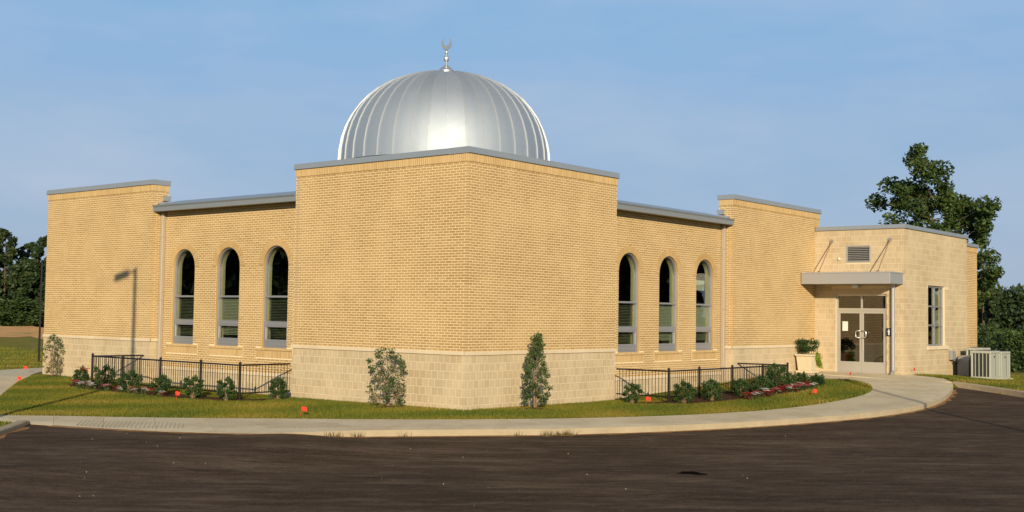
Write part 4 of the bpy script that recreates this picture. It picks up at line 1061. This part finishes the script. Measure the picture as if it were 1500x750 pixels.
# foundation shrubs
def shrub(x, y, hgt, r_, seed, label, n=1300, mat=M_LEAF_SHRUB, leaf=.030, name='shrub'):
    global rng
    keep = rng; rng = np.random.default_rng(seed); z0 = hz(x, y)
    t = thing(name, label, 'shrub', (x, y, z0-.02), 'foundation shrubs in the flower beds')
    cs = []; sm = MB()
    for i in range(17):
        a = i*2.4; q = (i+.5)/17; rr = r_*(.3+.65*math.sin(math.pi*(.12+.75*q)))*(.6+.5*rng.random())
        c = np.array((rr*math.cos(a), rr*math.sin(a), hgt*(.15+.78*q))); cs.append(c)
        sm.tube([(0, 0, 0), (c[0]*.5, c[1]*.5, c[2]*.6), tuple(c)], [.010, .007, .003], 4)
    sm.build('stem', M_TWIG, t)
    C, k = clump_points(np.array(cs), np.full(17, r_*.36)*(.8+.5*rng.random(17)), n, .5)
    C[:, 2] = np.abs(C[:, 2])
    # a few upright shoots
    for i in range(10):
        b = cs[rng.integers(9, 17)]; m_ = 14; s_ = np.linspace(0, 1, m_)[:, None]
        C = np.r_[C, b+s_*np.array([[rng.normal()*.04, rng.normal()*.04, .06+.08*rng.random()]])*1.0+rng.normal(size=(m_, 3))*.012]
    ct = rng.random(17); kk = np.r_[k, rng.integers(0, 17, len(C)-n)]
    tone = np.clip(.1+.5*ct[kk]+.4*rng.random(len(C)), 0, 1)
    V, F, tn = leaf_cloud(C, leaf, tone)
    link('foliage', np_mesh('foliage', V, F, mat, tn), t)
    rng = keep
    return t
SH = [(-1.96, 13.84, .62, .42, 'shrub at the left end of the left bed beside the scarlet blooms'), (-2.26, 12.09, .80, .52, 'broad dark shrub at the left fence corner post'), (-2.41, 10.53, .72, .46, 'shrub in front of the second post of the left fence'), (-2.3, 9.17, .62, .46, 'lighter green shrub in front of the lamp side downspout of the left bay'), (-2.2, 7.84, .68, .42, 'shrub below the middle arched window of the left bay'), (-2.11, 6.52, .70, .40, 'upright shrub below the left bay window nearest the central corner'), (-0.79, 6.01, .66, .42, 'round dark shrub at the left edge of the central corner block'),
      (5.89, -0.94, .62, .40, 'round dark shrub at the right edge of the central corner block'), (6.87, -2, .66, .46, 'shrub between the first posts of the right fence'), (7.91, -2.28, .66, .44, 'shrub in front of the second post of the right fence'), (9.31, -2.43, .62, .44, 'shrub below the second arched window of the right bay'), (10.39, -2.52, .62, .46, 'dark shrub in front of the third post of the right fence'), (11.4, -2.52, .95, .70, 'largest dark shrub by the right end of the right fence'), (13.11, -2.45, .52, .5, 'shrub at the far right end of the right bed near the planter'), (13.83, -2.7, .40, .42, 'low shrub at the tip of the right bed before the entrance pad')]
for i, (x, y, h_, r_, lab) in enumerate(SH): shrub(x, y, h_*.92, r_*.58, 70+i, lab, 2600 if r_ < .6 else 5200, leaf=.024)
# mulch beds
def bedmesh(pts, lab):
    m = MB(); P = resample(np.array(pts+[pts[0]]), 60)[:-1]
    c = P.mean(0); n = len(P)
    P = np.array([p+(p-c)/np.hypot(*(p-c))*(.06*math.sin(i*1.7)+.05*math.sin(i*.6)) for i, p in enumerate(P)])
    tri = tessellate_polygon([[Vector((a, b, 0)) for a, b in P]])
    m.poly([(a, b, hz(a, b)+.012) for a, b in P], [tuple(t) for t in tri])
    return tag(m.build('flower_bed', M_MULCH), lab, kind='structure')
bedmesh([(-.5, 6.3), (-1.5, 5.7), (-2.4, 6.6), (-2.7, 9), (-2.7, 12), (-2.55, 13.6), (-1.9, 14.8), (-1.3, 14.5), (-1.45, 12), (-1.5, 8), (-1.2, 6.7)], 'mulched planting bed along the left fence')
bedmesh([(5.9, -.5), (5.5, -1.1), (6.8, -2.5), (8.8, -2.85), (11.4, -3.2), (13.4, -3.1), (14.6, -1.9), (13.8, -1.2), (12, -1.4), (8, -1.4), (6.6, -1.2)], 'mulched planting bed along the right fence')
# bedding flowers: prototypes and copies
def flower_plant(label, cat, group, fmat, nfl, r_, hgt, lmat, seed, nl=110):
    global rng
    keep = rng; rng = np.random.default_rng(seed)
    t = thing('flowering_plant', label, cat, (0, 0, 0), group)
    C = rng.normal(size=(nl, 3))*np.array([r_*.55, r_*.55, hgt*.3]); C[:, 2] = np.abs(C[:, 2])+.03
    V, F, tn = leaf_cloud(C, .028, rng.random(nl)); link('foliage', np_mesh('foliage', V, F, lmat, tn), t)
    fm = MB()
    for i in range(nfl):
        a = i*2.4; rr = r_*.75*math.sqrt((i+.5)/nfl); c = (rr*math.cos(a), rr*math.sin(a), hgt*(.75+.4*rng.random()))
        s_ = .028+.018*rng.random()
        for p in range(5):
            b = 2*math.pi*p/5+a
            fm.poly([c, (c[0]+s_*math.cos(b-.5), c[1]+s_*math.sin(b-.5), c[2]+s_*.4), (c[0]+1.5*s_*math.cos(b), c[1]+1.5*s_*math.sin(b), c[2]+s_*.3), (c[0]+s_*math.cos(b+.5), c[1]+s_*math.sin(b+.5), c[2]+s_*.4)], [(0, 1, 2, 3)])
    fm.build('blossom', fmat, t)
    rng = keep
    return t
FP = [('white bedding flower in the {} bed', 'white', M_FL_WHITE, M_LEAF_BED), ('crimson bedding flower in the {} bed', 'crimson', M_FL_RED, M_LEAF_RED), ('pink bedding flower in the {} bed', 'pink', M_FL_PINK, M_LEAF_BED)]
protos = {}
for bedn in ('left', 'right'):
    for i, (lab, nm, fm_, lm_) in enumerate(FP):
        protos[(bedn, i)] = (flower_plant(lab.format(bedn), 'flower', f'{nm} bedding flowers of the {bedn} bed', fm_, 8, .13, .17, lm_, 90+i, 60), [])
def put_flower(bedn, i, x, y, sc):
    src, used = protos[(bedn, i)]
    z = hz(x, y)
    if not used: src.location = (x, y, z); src.scale = (sc, sc, sc); src.rotation_euler = (0, 0, rng.random()*6); used.append(1); return
    r_ = src.copy(); COL.objects.link(r_); r_.location = (x, y, z); r_.scale = (sc, sc, sc); r_.rotation_euler = (0, 0, rng.random()*6)
    for ch in list(src.children):
        c = ch.copy(); COL.objects.link(c); c.parent = r_
for k in range(24):
    yy = 13.9-k*.23+rng.normal()*.06
    put_flower('left', (0, 0, 1, 0, 2, 0, 1)[k % 7], -2.42-.12*(k % 3)+rng.normal()*.05 + (0.35 if yy > 13.3 else 0), yy, .8+.4*rng.random())
for k in range(30):
    xx = 8.8+k*.15+rng.normal()*.06
    put_flower('right', (1, 1, 0, 1, 2, 1, 0)[k % 7] if xx < 11.8 else (2, 0, 1, 2, 0)[k % 5], xx, -2.86-.10*(k % 3)+rng.normal()*.06 + (.3 if xx > 13 else 0), .85+.5*rng.random())
ORD = ['first', 'second', 'third', 'fourth', 'fifth', 'sixth', 'seventh', 'eighth', 'ninth', 'tenth', 'eleventh', 'twelfth', 'thirteenth', 'fourteenth', 'fifteenth', 'sixteenth', 'seventeenth', 'eighteenth']
for (bedn, i), (src, used) in protos.items():
    lab, base = FP[i][0].format(bedn), f'{FP[i][1]} bedding flowers of the {bedn} bed'
    same = [o for o in COL.objects if o.get('group') == base]
    same.sort(key=lambda o: -((o.location.y-CAM[1])*fw[0]-(o.location.x-CAM[0])*fw[1])/((o.location.x-CAM[0])*fw[0]+(o.location.y-CAM[1])*fw[1]))
    for k, o in enumerate(same): o['label'] = f'{ORD[k]} {lab} counted from the left'
t = flower_plant('scarlet flowering clump beside the left fence corner', 'flower', None, M_FL_CORAL, 22, .26, .52, M_LEAF_BED, 99, 260); t.location = (-1.95, 13.75, hz(-1.95, 13.75)); 
t = flower_plant('tall bronze leaved clump behind the crimson flowers in the right bed', 'flower', None, M_FL_RED, 6, .30, .50, M_LEAF_RED, 98, 420); t.location = (10.9, -1.95, hz(10.9, -1.95))
t = flower_plant('low bronze leaved clump left of the bed tip shrub', 'flower', None, M_FL_RED, 5, .30, .36, M_LEAF_RED, 97, 380); t.location = (13.3, -1.75, hz(13.3, -1.75))

# ------------------------------------------------------------------ fences
def fence(T, label, posts, wall_a, wall_b, dep, ztop):
    t = thing('metal_fence', label, 'fence', T(posts[0], dep, -1.47))
    inv_ = Matrix.Translation(T(posts[0], dep, -1.47)).inverted()
    def p_(m, nm, **kw):
        o = m.build(nm, M_IRON, t, **kw); o.matrix_parent_inverse = inv_; return o
    def g(s, n): q = T(s, n, 0); return hz(q[0], q[1])
    pts = [(wall_a, .02)] + [(s, dep) for s in posts] + [(wall_b, .02)]
    for s in posts:
        z = g(s, dep); q = T(s, dep, 0)
        p_(MB().box((q[0]-.027, q[1]-.027, z-.05), (q[0]+.027, q[1]+.027, ztop+.05)), 'post', bevel=.004)
        p_(MB().box((q[0]-.05, q[1]-.05, z-.02), (q[0]+.05, q[1]+.05, z+.03)), 'foot_plate')
        p_(MB().lathe([(.04, ztop+.05), (.04, ztop+.065), (.01, ztop+.095)], (q[0], q[1], 0), 8), 'post_cap')
    mesh_p = None
    for (s0, n0), (s1, n1) in zip(pts[:-1], pts[1:]):
        for zz, hh in ((ztop, .022), (-1.28, .018)):
            a = T(s0, n0, zz); b = T(s1, n1, zz)
            p_(MB().tube([a, b], hh, 4), 'rail')
        L_ = math.hypot(s1-s0, n1-n0); n = int(L_/.105)
        for i in range(1, n):
            f = i/n; q = T(s0+(s1-s0)*f, n0+(n1-n0)*f, 0)
            if mesh_p is None:
                mesh_p = MB().box((-.006, -.006, -1.28), (.006, .006, ztop)); o = p_(mesh_p, 'picket'); mesh_p = o.data
            else: o = link('picket', mesh_p, t); o.matrix_parent_inverse = inv_
            o.location = (q[0], q[1], 0)
    return t
fence(TL(0), 'black picket fence around the left window bay', [6.50, 8.22, 10.12, 12.03, 13.66], 6.46, 13.52, 1.70, -.535)
fence(TR(0), 'black picket fence around the right window bay', [6.55, 8.20, 10.13, 12.08, 13.78], 6.46, 13.56, 1.70, -.575)

# ------------------------------------------------------------------ small things
def flag(x, y, label, rz, lean, hgt=.24):
    z = hz(x, y); t = thing('marking_flag', label, 'flag', (x, y, z), 'red utility marking flags', rz)
    MB().tube([(0, 0, -.03), (lean*.5, 0, hgt*.6), (lean, 0, hgt)], .004, 5).build('stake', M_FLAG, t)
    m = MB(); n = 6; V = []
    for i in range(n+1):
        f = i/n; yy = .012*math.sin(f*5)
        V += [(lean+.11*f, yy, hgt-.02*f*f), (lean+.11*f, yy+.01, hgt-.10-.02*f*f)]
    F_ = [(2*i, 2*i+2, 2*i+3, 2*i+1) for i in range(n)]
    k = len(V); V += [(a, b+.002, c) for a, b, c in V]; F_ += [tuple(q+k for q in f[::-1]) for f in F_]
    m.poly(V, F_).build('pennant', M_FLAG, t)
for x, y, lab, rz, ln in [(-3.74, 1.65, 'red flag on the lawn left of the browning sapling', -.7, .03), (-2.85, 7.65, 'red flag in front of the left bed below the left bay windows', -.5, -.04), (5.55, -1.6, 'red flag beside the round shrub right of the central corner', -.9, .02), (10.77, -3.95, 'red flag on the lawn in front of the crimson flowers', -.6, .05), (.37, 21.61, 'red flag on the far left path edge nearest the building', -.6, .03), (-3.0, 15.75, 'red flag beside the far left path at the frame edge', -.8, .05)]:
    flag(x, y, lab, rz, ln)
flag(16.35, -2.75, 'small red flag at the entrance pad edge in front of the doors', .9, .01, .28)
flag(20.0, -3.55, 'small red flag at the corner of the entrance wing', .9, .01, .28)

# planter at the entrance
px_, py_ = 17.97, -.40
pl_ = thing('planter', 'cream square planter with dark plant and lime trailer by the doors', 'planter', (px_, py_, hz(px_, py_)+.012))
m = MB(); w0, w1, hh = .24, .29, .60
m.poly([(-w0, -w0, .08), (w0, -w0, .08), (w0, w0, .08), (-w0, w0, .08), (-w1, -w1, hh), (w1, -w1, hh), (w1, w1, hh), (-w1, w1, hh)], BOXF.tolist()).build('body', M_POT, pl_, bevel=.01)
MB().box((-.31, -.31, 0), (.31, .31, .08)).build('plinth', M_POT, pl_, bevel=.012)
MB().box((-.33, -.33, hh), (.33, .33, hh+.07)).build('rim', M_POT, pl_, bevel=.015)
MB().box((-.29, -.29, hh+.06), (.29, .29, hh+.075)).build('soil', M_MULCH, pl_)
C, k = clump_points(np.array([(rng.uniform(-.28, .28), rng.uniform(-.28, .28), rng.uniform(.78, 1.12)) for _ in range(20)]), np.full(20, .17), 1700)
V, F, tn = leaf_cloud(C, .034, rng.random(len(C))); link('dark_foliage', np_mesh('dark_foliage', V, F, M_LEAF_SHRUB, tn), pl_)
C, k = clump_points(np.array([(.05+.02*i, -.34-.01*i, .66-.055*i) for i in range(9)]+[(.20+.01*i, -.30, .70-.05*i) for i in range(9)]), np.full(18, .11), 750)
V, F, tn = leaf_cloud(C, .032, rng.random(len(C))); link('trailing_foliage', np_mesh('trailing_foliage', V, F, M_LEAF_LIME, tn), pl_)
C, k = clump_points(np.array([(.36, -.30, .52), (.40, -.24, .40), (.37, -.34, .60)]), np.full(3, .09), 60)
V, F, tn = leaf_cloud(C, .026, rng.random(len(C))); link('red_foliage', np_mesh('red_foliage', V, F, M_FL_RED, tn), pl_)

# condensers
def condenser(x, y, sx, sy, sz, label):
    z = hz(x, y); t = thing('condenser', label, 'air conditioner', (x, y, z), 'outdoor condenser units')
    MB().box((-.08, -.08, -.15), (sx+.08, sy+.08, .06)).build('base_pad', M_CONC, t, bevel=.01)
    MB().box((.04, .04, .06), (sx-.04, sy-.04, sz-.04)).build('coil', M_ACD, t)
    MB().box((-.01, -.01, sz-.09), (sx+.01, sy+.01, sz)).build('top_panel', M_AC, t, bevel=.015)
    MB().box((-.005, -.005, .061), (sx+.005, sy+.005, .13)).build('bottom_panel', M_AC, t, bevel=.008)
    for cx, cy in ((0, 0), (sx-.07, 0), (0, sy-.07), (sx-.07, sy-.07)): MB().box((cx, cy, .13), (cx+.07, cy+.07, sz-.09)).build('corner_post', M_AC, t, bevel=.01)
    n = int((sy-.16)/.13)
    for i in range(n):
        yy = .09+(i+.5)*(sy-.18)/n; MB().box((.004, yy-.013, .13), (.03, yy+.013, sz-.09)).build('grille_bar', M_AC, t)
    MB().box((.071, .006, .13), (sx*.55, .035, sz-.09)).build('service_panel', M_AC, t, bevel=.006); MB().box((sx*.66, .006, .13), (sx-.071, .035, sz-.09)).build('service_panel', M_AC, t, bevel=.006)
    MB().box((sx*.34, -.004, sz*.78), (sx*.45, .004, sz*.83)).build('badge', M_SIGN, t)
    f = MB()
    for r_ in (.12, .22, .32): f.tube([(sx/2+r_*math.cos(a), sy/2+r_*math.sin(a), sz+.02) for a in np.linspace(0, 2*math.pi, 25)], .006, 4)
    f.build('fan_guard', M_ACD, t)
    return t
condenser(23.3, -5.12, 1.08, .72, 1.08, 'front beige condenser unit with barred side by the kerb grass')
condenser(24.5, -5.14, 1.06, .72, 1.08, 'right hand condenser unit with plain panels')
condenser(24.9, -4.30, 1.0, .60, 1.16, 'taller condenser unit set back against the wing wall')
# meter box and grey cabinet at the wall
x0 = 24.75
mb = thing('meter_box', 'small grey box with a black conduit low on the wing wall', 'electrical box', (24.4, YE, -.5))
def sub2(m, nm, mat, **k):
    o = m.build(nm, mat, mb, **k); o.matrix_parent_inverse = Matrix.Translation((-24.4, -YE, .5)); return o
sub2(MB().box((23.95, YE-.13, -.55), (24.35, YE-.006, -.20)), 'body', M_UTIL, bevel=.012)
sub2(MB().box((23.97, YE-.145, -.53), (24.33, YE-.13, -.22)), 'cover', M_UTIL, bevel=.004)
sub2(MB().tube([(24.2, YE-.07, -.55), (24.25, YE-.09, -.66), (24.6, YE-.12, -.70), (25.2, YE-.16, -.64)], .03, 8), 'conduit', M_IRON)
cb = thing('utility_cabinet', 'rounded grey utility cabinet between the meter box and the condensers', 'cabinet', (24.9, YE-.35, hz(24.9, YE-.35)))
pr_ = [(-.38, 0), (.38, 0), (.38, .62)]+[(.38*math.cos(a), .62+.22*math.sin(a)) for a in np.linspace(0.15, math.pi-.15, 9)]+[(-.38, .62)]
MB().prism(lambda s, n, z: (s, -n, z), pr_, -.22, .22).build('shell', M_UTIL, cb, bevel=.01)
MB().box((-.32, -.235, .08), (.32, -.222, .58)).build('front_panel', M_UTIL, cb, bevel=.004)

# lamp posts outside the frame: their shadows fall on the left tower and on the drive
def lamp(x, y, hgt, az, label):
    z = hz(x, y); t = thing('lamp_post', label, 'lamp post', (x, y, z-.05), 'parking lamp posts', az)
    MB().lathe([(.25, 0), (.25, .5), (.24, .52)], (0, 0, 0), 20).build('footing', M_CONC, t)
    MB().tube([(0, 0, .5), (0, 0, hgt)], [.085, .06], 12).build('pole', M_GALV, t)
    MB().tube([(0, 0, hgt-.12), (.28, 0, hgt-.08)], .035, 8).build('arm', M_GALV, t)
    MB().box((.26, -.20, hgt-.17), (.86, .20, hgt-.01)).build('head', M_GALV, t, bevel=.03)
    MB().box((.34, -.15, hgt-.18), (.80, .15, hgt-.171)).build('lens', M_WHITE, t)
Dl = 18.0
lamp(-Dl*math.cos(SUN_AZ), 14.15-Dl*math.sin(SUN_AZ), 2.28+1.5+Dl*math.tan(SUN_EL), R(135), 'tall lamp post left of the drive outside the picture')
lamp(19.6-29*math.cos(SUN_AZ-R(8)), -4.7-29*math.sin(SUN_AZ-R(8)), 8.3, R(40), 'tall lamp post right of the drive outside the picture')
# slim dark pole standing behind the left end
x, y = polar(61.5, 52)
pz = thing('slim_pole', 'slim dark pole standing on the lawn behind the left end', 'pole', (x, y, hz(x, y)-.05))
MB().tube([(0, 0, 0), (0, 0, 4.45)], [.05, .035], 8).build('pole', M_IRON, pz)
MB().lathe([(.05, 4.45), (.06, 4.5), (.02, 4.56)], (0, 0, 0), 8).build('pole_cap', M_IRON, pz)

# ------------------------------------------------------------------ scattered small stuff
LAWNP = [tuple(p) for p in INNER[::2]] + [(15.75, -1.9), (15.35, -.9), (15.2, -.05), (13.3, 0), (6.42, 0), (0, 0), (0, 6.42), (0, 19.6), (-.35, 19.6), (-1.1, 18.5), (-2.54, 16.5), (-5.56, 11.7), (-7.2, 9.1), (-8.2, 7.4), (-9.3, 7.5)]
BEDS = [[(-.6, 6.3), (-1.5, 5.8), (-2.3, 6.6), (-2.6, 9), (-2.6, 12), (-2.45, 13.6), (-1.9, 14.7), (-1.4, 14.4), (-1.55, 12), (-1.6, 8), (-1.3, 6.7)], [(6.0, -.6), (5.6, -1.1), (6.8, -2.4), (8.8, -2.75), (11.4, -3.1), (13.4, -3.0), (14.5, -1.9), (13.8, -1.3), (12, -1.5), (8, -1.5), (6.6, -1.3)]]
def scatter(poly, dens, excl=()):
    P = np.array(poly); lo, hi = P.min(0), P.max(0); n = int(dens*np.prod(hi-lo))
    q = lo+(hi-lo)*rng.random((n, 2)); k = inside(q[:, 0], q[:, 1], poly)
    for e in excl: k &= ~inside(q[:, 0], q[:, 1], e)
    return q[k]
pts = [scatter(LAWNP, 1500, BEDS)]
pts.append(scatter([(-12, 10.5), (-8.5, 6.6), (-8.3, 7.3), (-7.3, 9.1), (-10.2, 9.0)], 900))
pts.append(scatter([(-9.2, 5.5), (-8.9, 4.75), (-9.35, 4.0), (-11.6, 1.55), (-16, -3.2), (-18, -1), (-13, 9.6)], 900))
pts.append(scatter([(20.1, -3.42), (20.0, -4.1), (19.7, -4.8), (18.75, -5.45), (18.45, -6.15), (18.05, -6.85), (17.15, -8.1), (15.5, -9.9), (22, -12), (30, -9), (30, -3.4)], 500))
pts.append(scatter([(.2, 19.8), (.6, 20.7), (2.5, 22.7), (14, 23.1), (14, 19.8)], 300))
pts.append(scatter([(-12, 12), (-7.3, 12.9), (-4.3, 17.5), (-.8, 22.6), (1.6, 24.7), (10, 25.3), (16, 60), (-10, 40)], 110))
pts = np.concatenate(pts)
n = len(pts); z = H(pts[:, 0], pts[:, 1])
dirs = rng.random(n)*2*math.pi; hh = (.03+.035*rng.random(n)); w = .006+.006*rng.random(n); ln = rng.normal(size=(n, 2))*.02
far = np.hypot(pts[:, 0], pts[:, 1]-10) > 16; hh = np.where(far, hh*1.5, hh); w = np.where(far, w*2, w)
A = np.stack([pts[:, 0]-w*np.cos(dirs), pts[:, 1]-w*np.sin(dirs), z-.005], 1); B = np.stack([pts[:, 0]+w*np.cos(dirs), pts[:, 1]+w*np.sin(dirs), z-.005], 1); Cc = np.stack([pts[:, 0]+ln[:, 0], pts[:, 1]+ln[:, 1], z+hh], 1)
patch = .5+.25*np.sin(pts[:, 0]*1.3+np.sin(pts[:, 1]*.9)*2)+.2*np.sin(pts[:, 1]*2.1+pts[:, 0]*.7)
tone = np.clip(patch*.75+.55*rng.random(n)-.22, 0, 1)
o = link('grass', np_mesh('grass', np.stack([A, B, Cc], 1).reshape(-1, 3), np.arange(3*n).reshape(n, 3), M_GRASS, tone)); tag(o, 'short mown grass blades of the lawn', 'grass', kind='stuff')
# weeds along the kerb foot
W = []
for a, b, cnt in ((-4.7, -.9, 16), (-3.2, -.2, 10)):
    pass
oc = resample(OUTER, 400); sel = oc[(oc[:, 0] > -5.6) & (oc[:, 0] < -.3)]
cl = sel[rng.integers(0, len(sel), 8)]
for c in cl:
    m_ = int(14+26*rng.random()); q = c+rng.normal(size=(m_, 2))*np.array([.07, .07])+np.array([-.05, -.06]); W.append(np.c_[q, HA(q[:, 0], q[:, 1])])
W = np.concatenate(W); n = len(W); d_ = rng.random(n)*6.28; h_ = .05+.10*rng.random(n); w_ = .008
A = W+np.c_[-w_*np.cos(d_), -w_*np.sin(d_), np.zeros(n)]; B = W+np.c_[w_*np.cos(d_), w_*np.sin(d_), np.zeros(n)]; Cc = W+np.c_[rng.normal(size=(n, 2))*.04, h_]
o = link('weeds', np_mesh('weeds', np.stack([A, B, Cc], 1).reshape(-1, 3), np.arange(3*n).reshape(n, 3), M_WEED, rng.random(n))); tag(o, 'dry weed tufts growing along the foot of the walk', 'weeds', kind='stuff')
# loose pebbles on the asphalt
P = scatter([(-8.5, 3.2), (-7.6, .8), (-5, -1.3), (-2, -4), (6, -7.2), (2, -12), (-10, -11), (-15, -6), (-11.5, 1)], .7)
far_ = rng.random(len(P)) < np.clip((-P[:, 0]+1)/10, .12, .8); P = P[far_]
oct_v = np.array([(1, 0, 0), (-1, 0, 0), (0, 1, 0), (0, -1, 0), (0, 0, .8), (0, 0, -.8)]); oct_f = np.array([(0, 2, 4), (2, 1, 4), (1, 3, 4), (3, 0, 4), (2, 0, 5), (1, 2, 5), (3, 1, 5), (0, 3, 5)])
n = len(P); s_ = (.006+.010*rng.random(n)**2)[:, None, None]; V = (oct_v[None]*s_*(1+.5*(rng.random((n, 6, 1))-.5)))+np.c_[P, HA(P[:, 0], P[:, 1])+.005][:, None]
F = (oct_f[None]+(np.arange(n)*6)[:, None, None]).reshape(-1, 3)
o = link('pebbles', np_mesh('pebbles', V.reshape(-1, 3), F, M_PEBBLE)); tag(o, 'loose pale pebbles scattered on the asphalt', 'pebbles', kind='stuff')
# a dark tar patch on the drive
m = MB(); k_ = 22
for cx, cy, rr in ((-4.35, -8.9, .20),):
    zc = float(HA(cx, cy)); P = [(cx+rr*(1+.2*math.sin(3*a)+.12*math.sin(5*a+1))*math.cos(a)*(.9), cy+rr*(1+.2*math.sin(3*a)+.12*math.sin(5*a+1))*math.sin(a)*1.2) for a in np.linspace(0, 2*math.pi, k_, endpoint=False)]
    m.poly([(cx, cy, zc+.012)]+[(a, b, float(HA(a, b))+.004) for a, b in P], [(0, i+1, (i+1) % k_+1) for i in range(k_)])
tag(m.build('tar_patch', M_TAR), 'small black tar patch on the asphalt right of centre', 'tar patch')
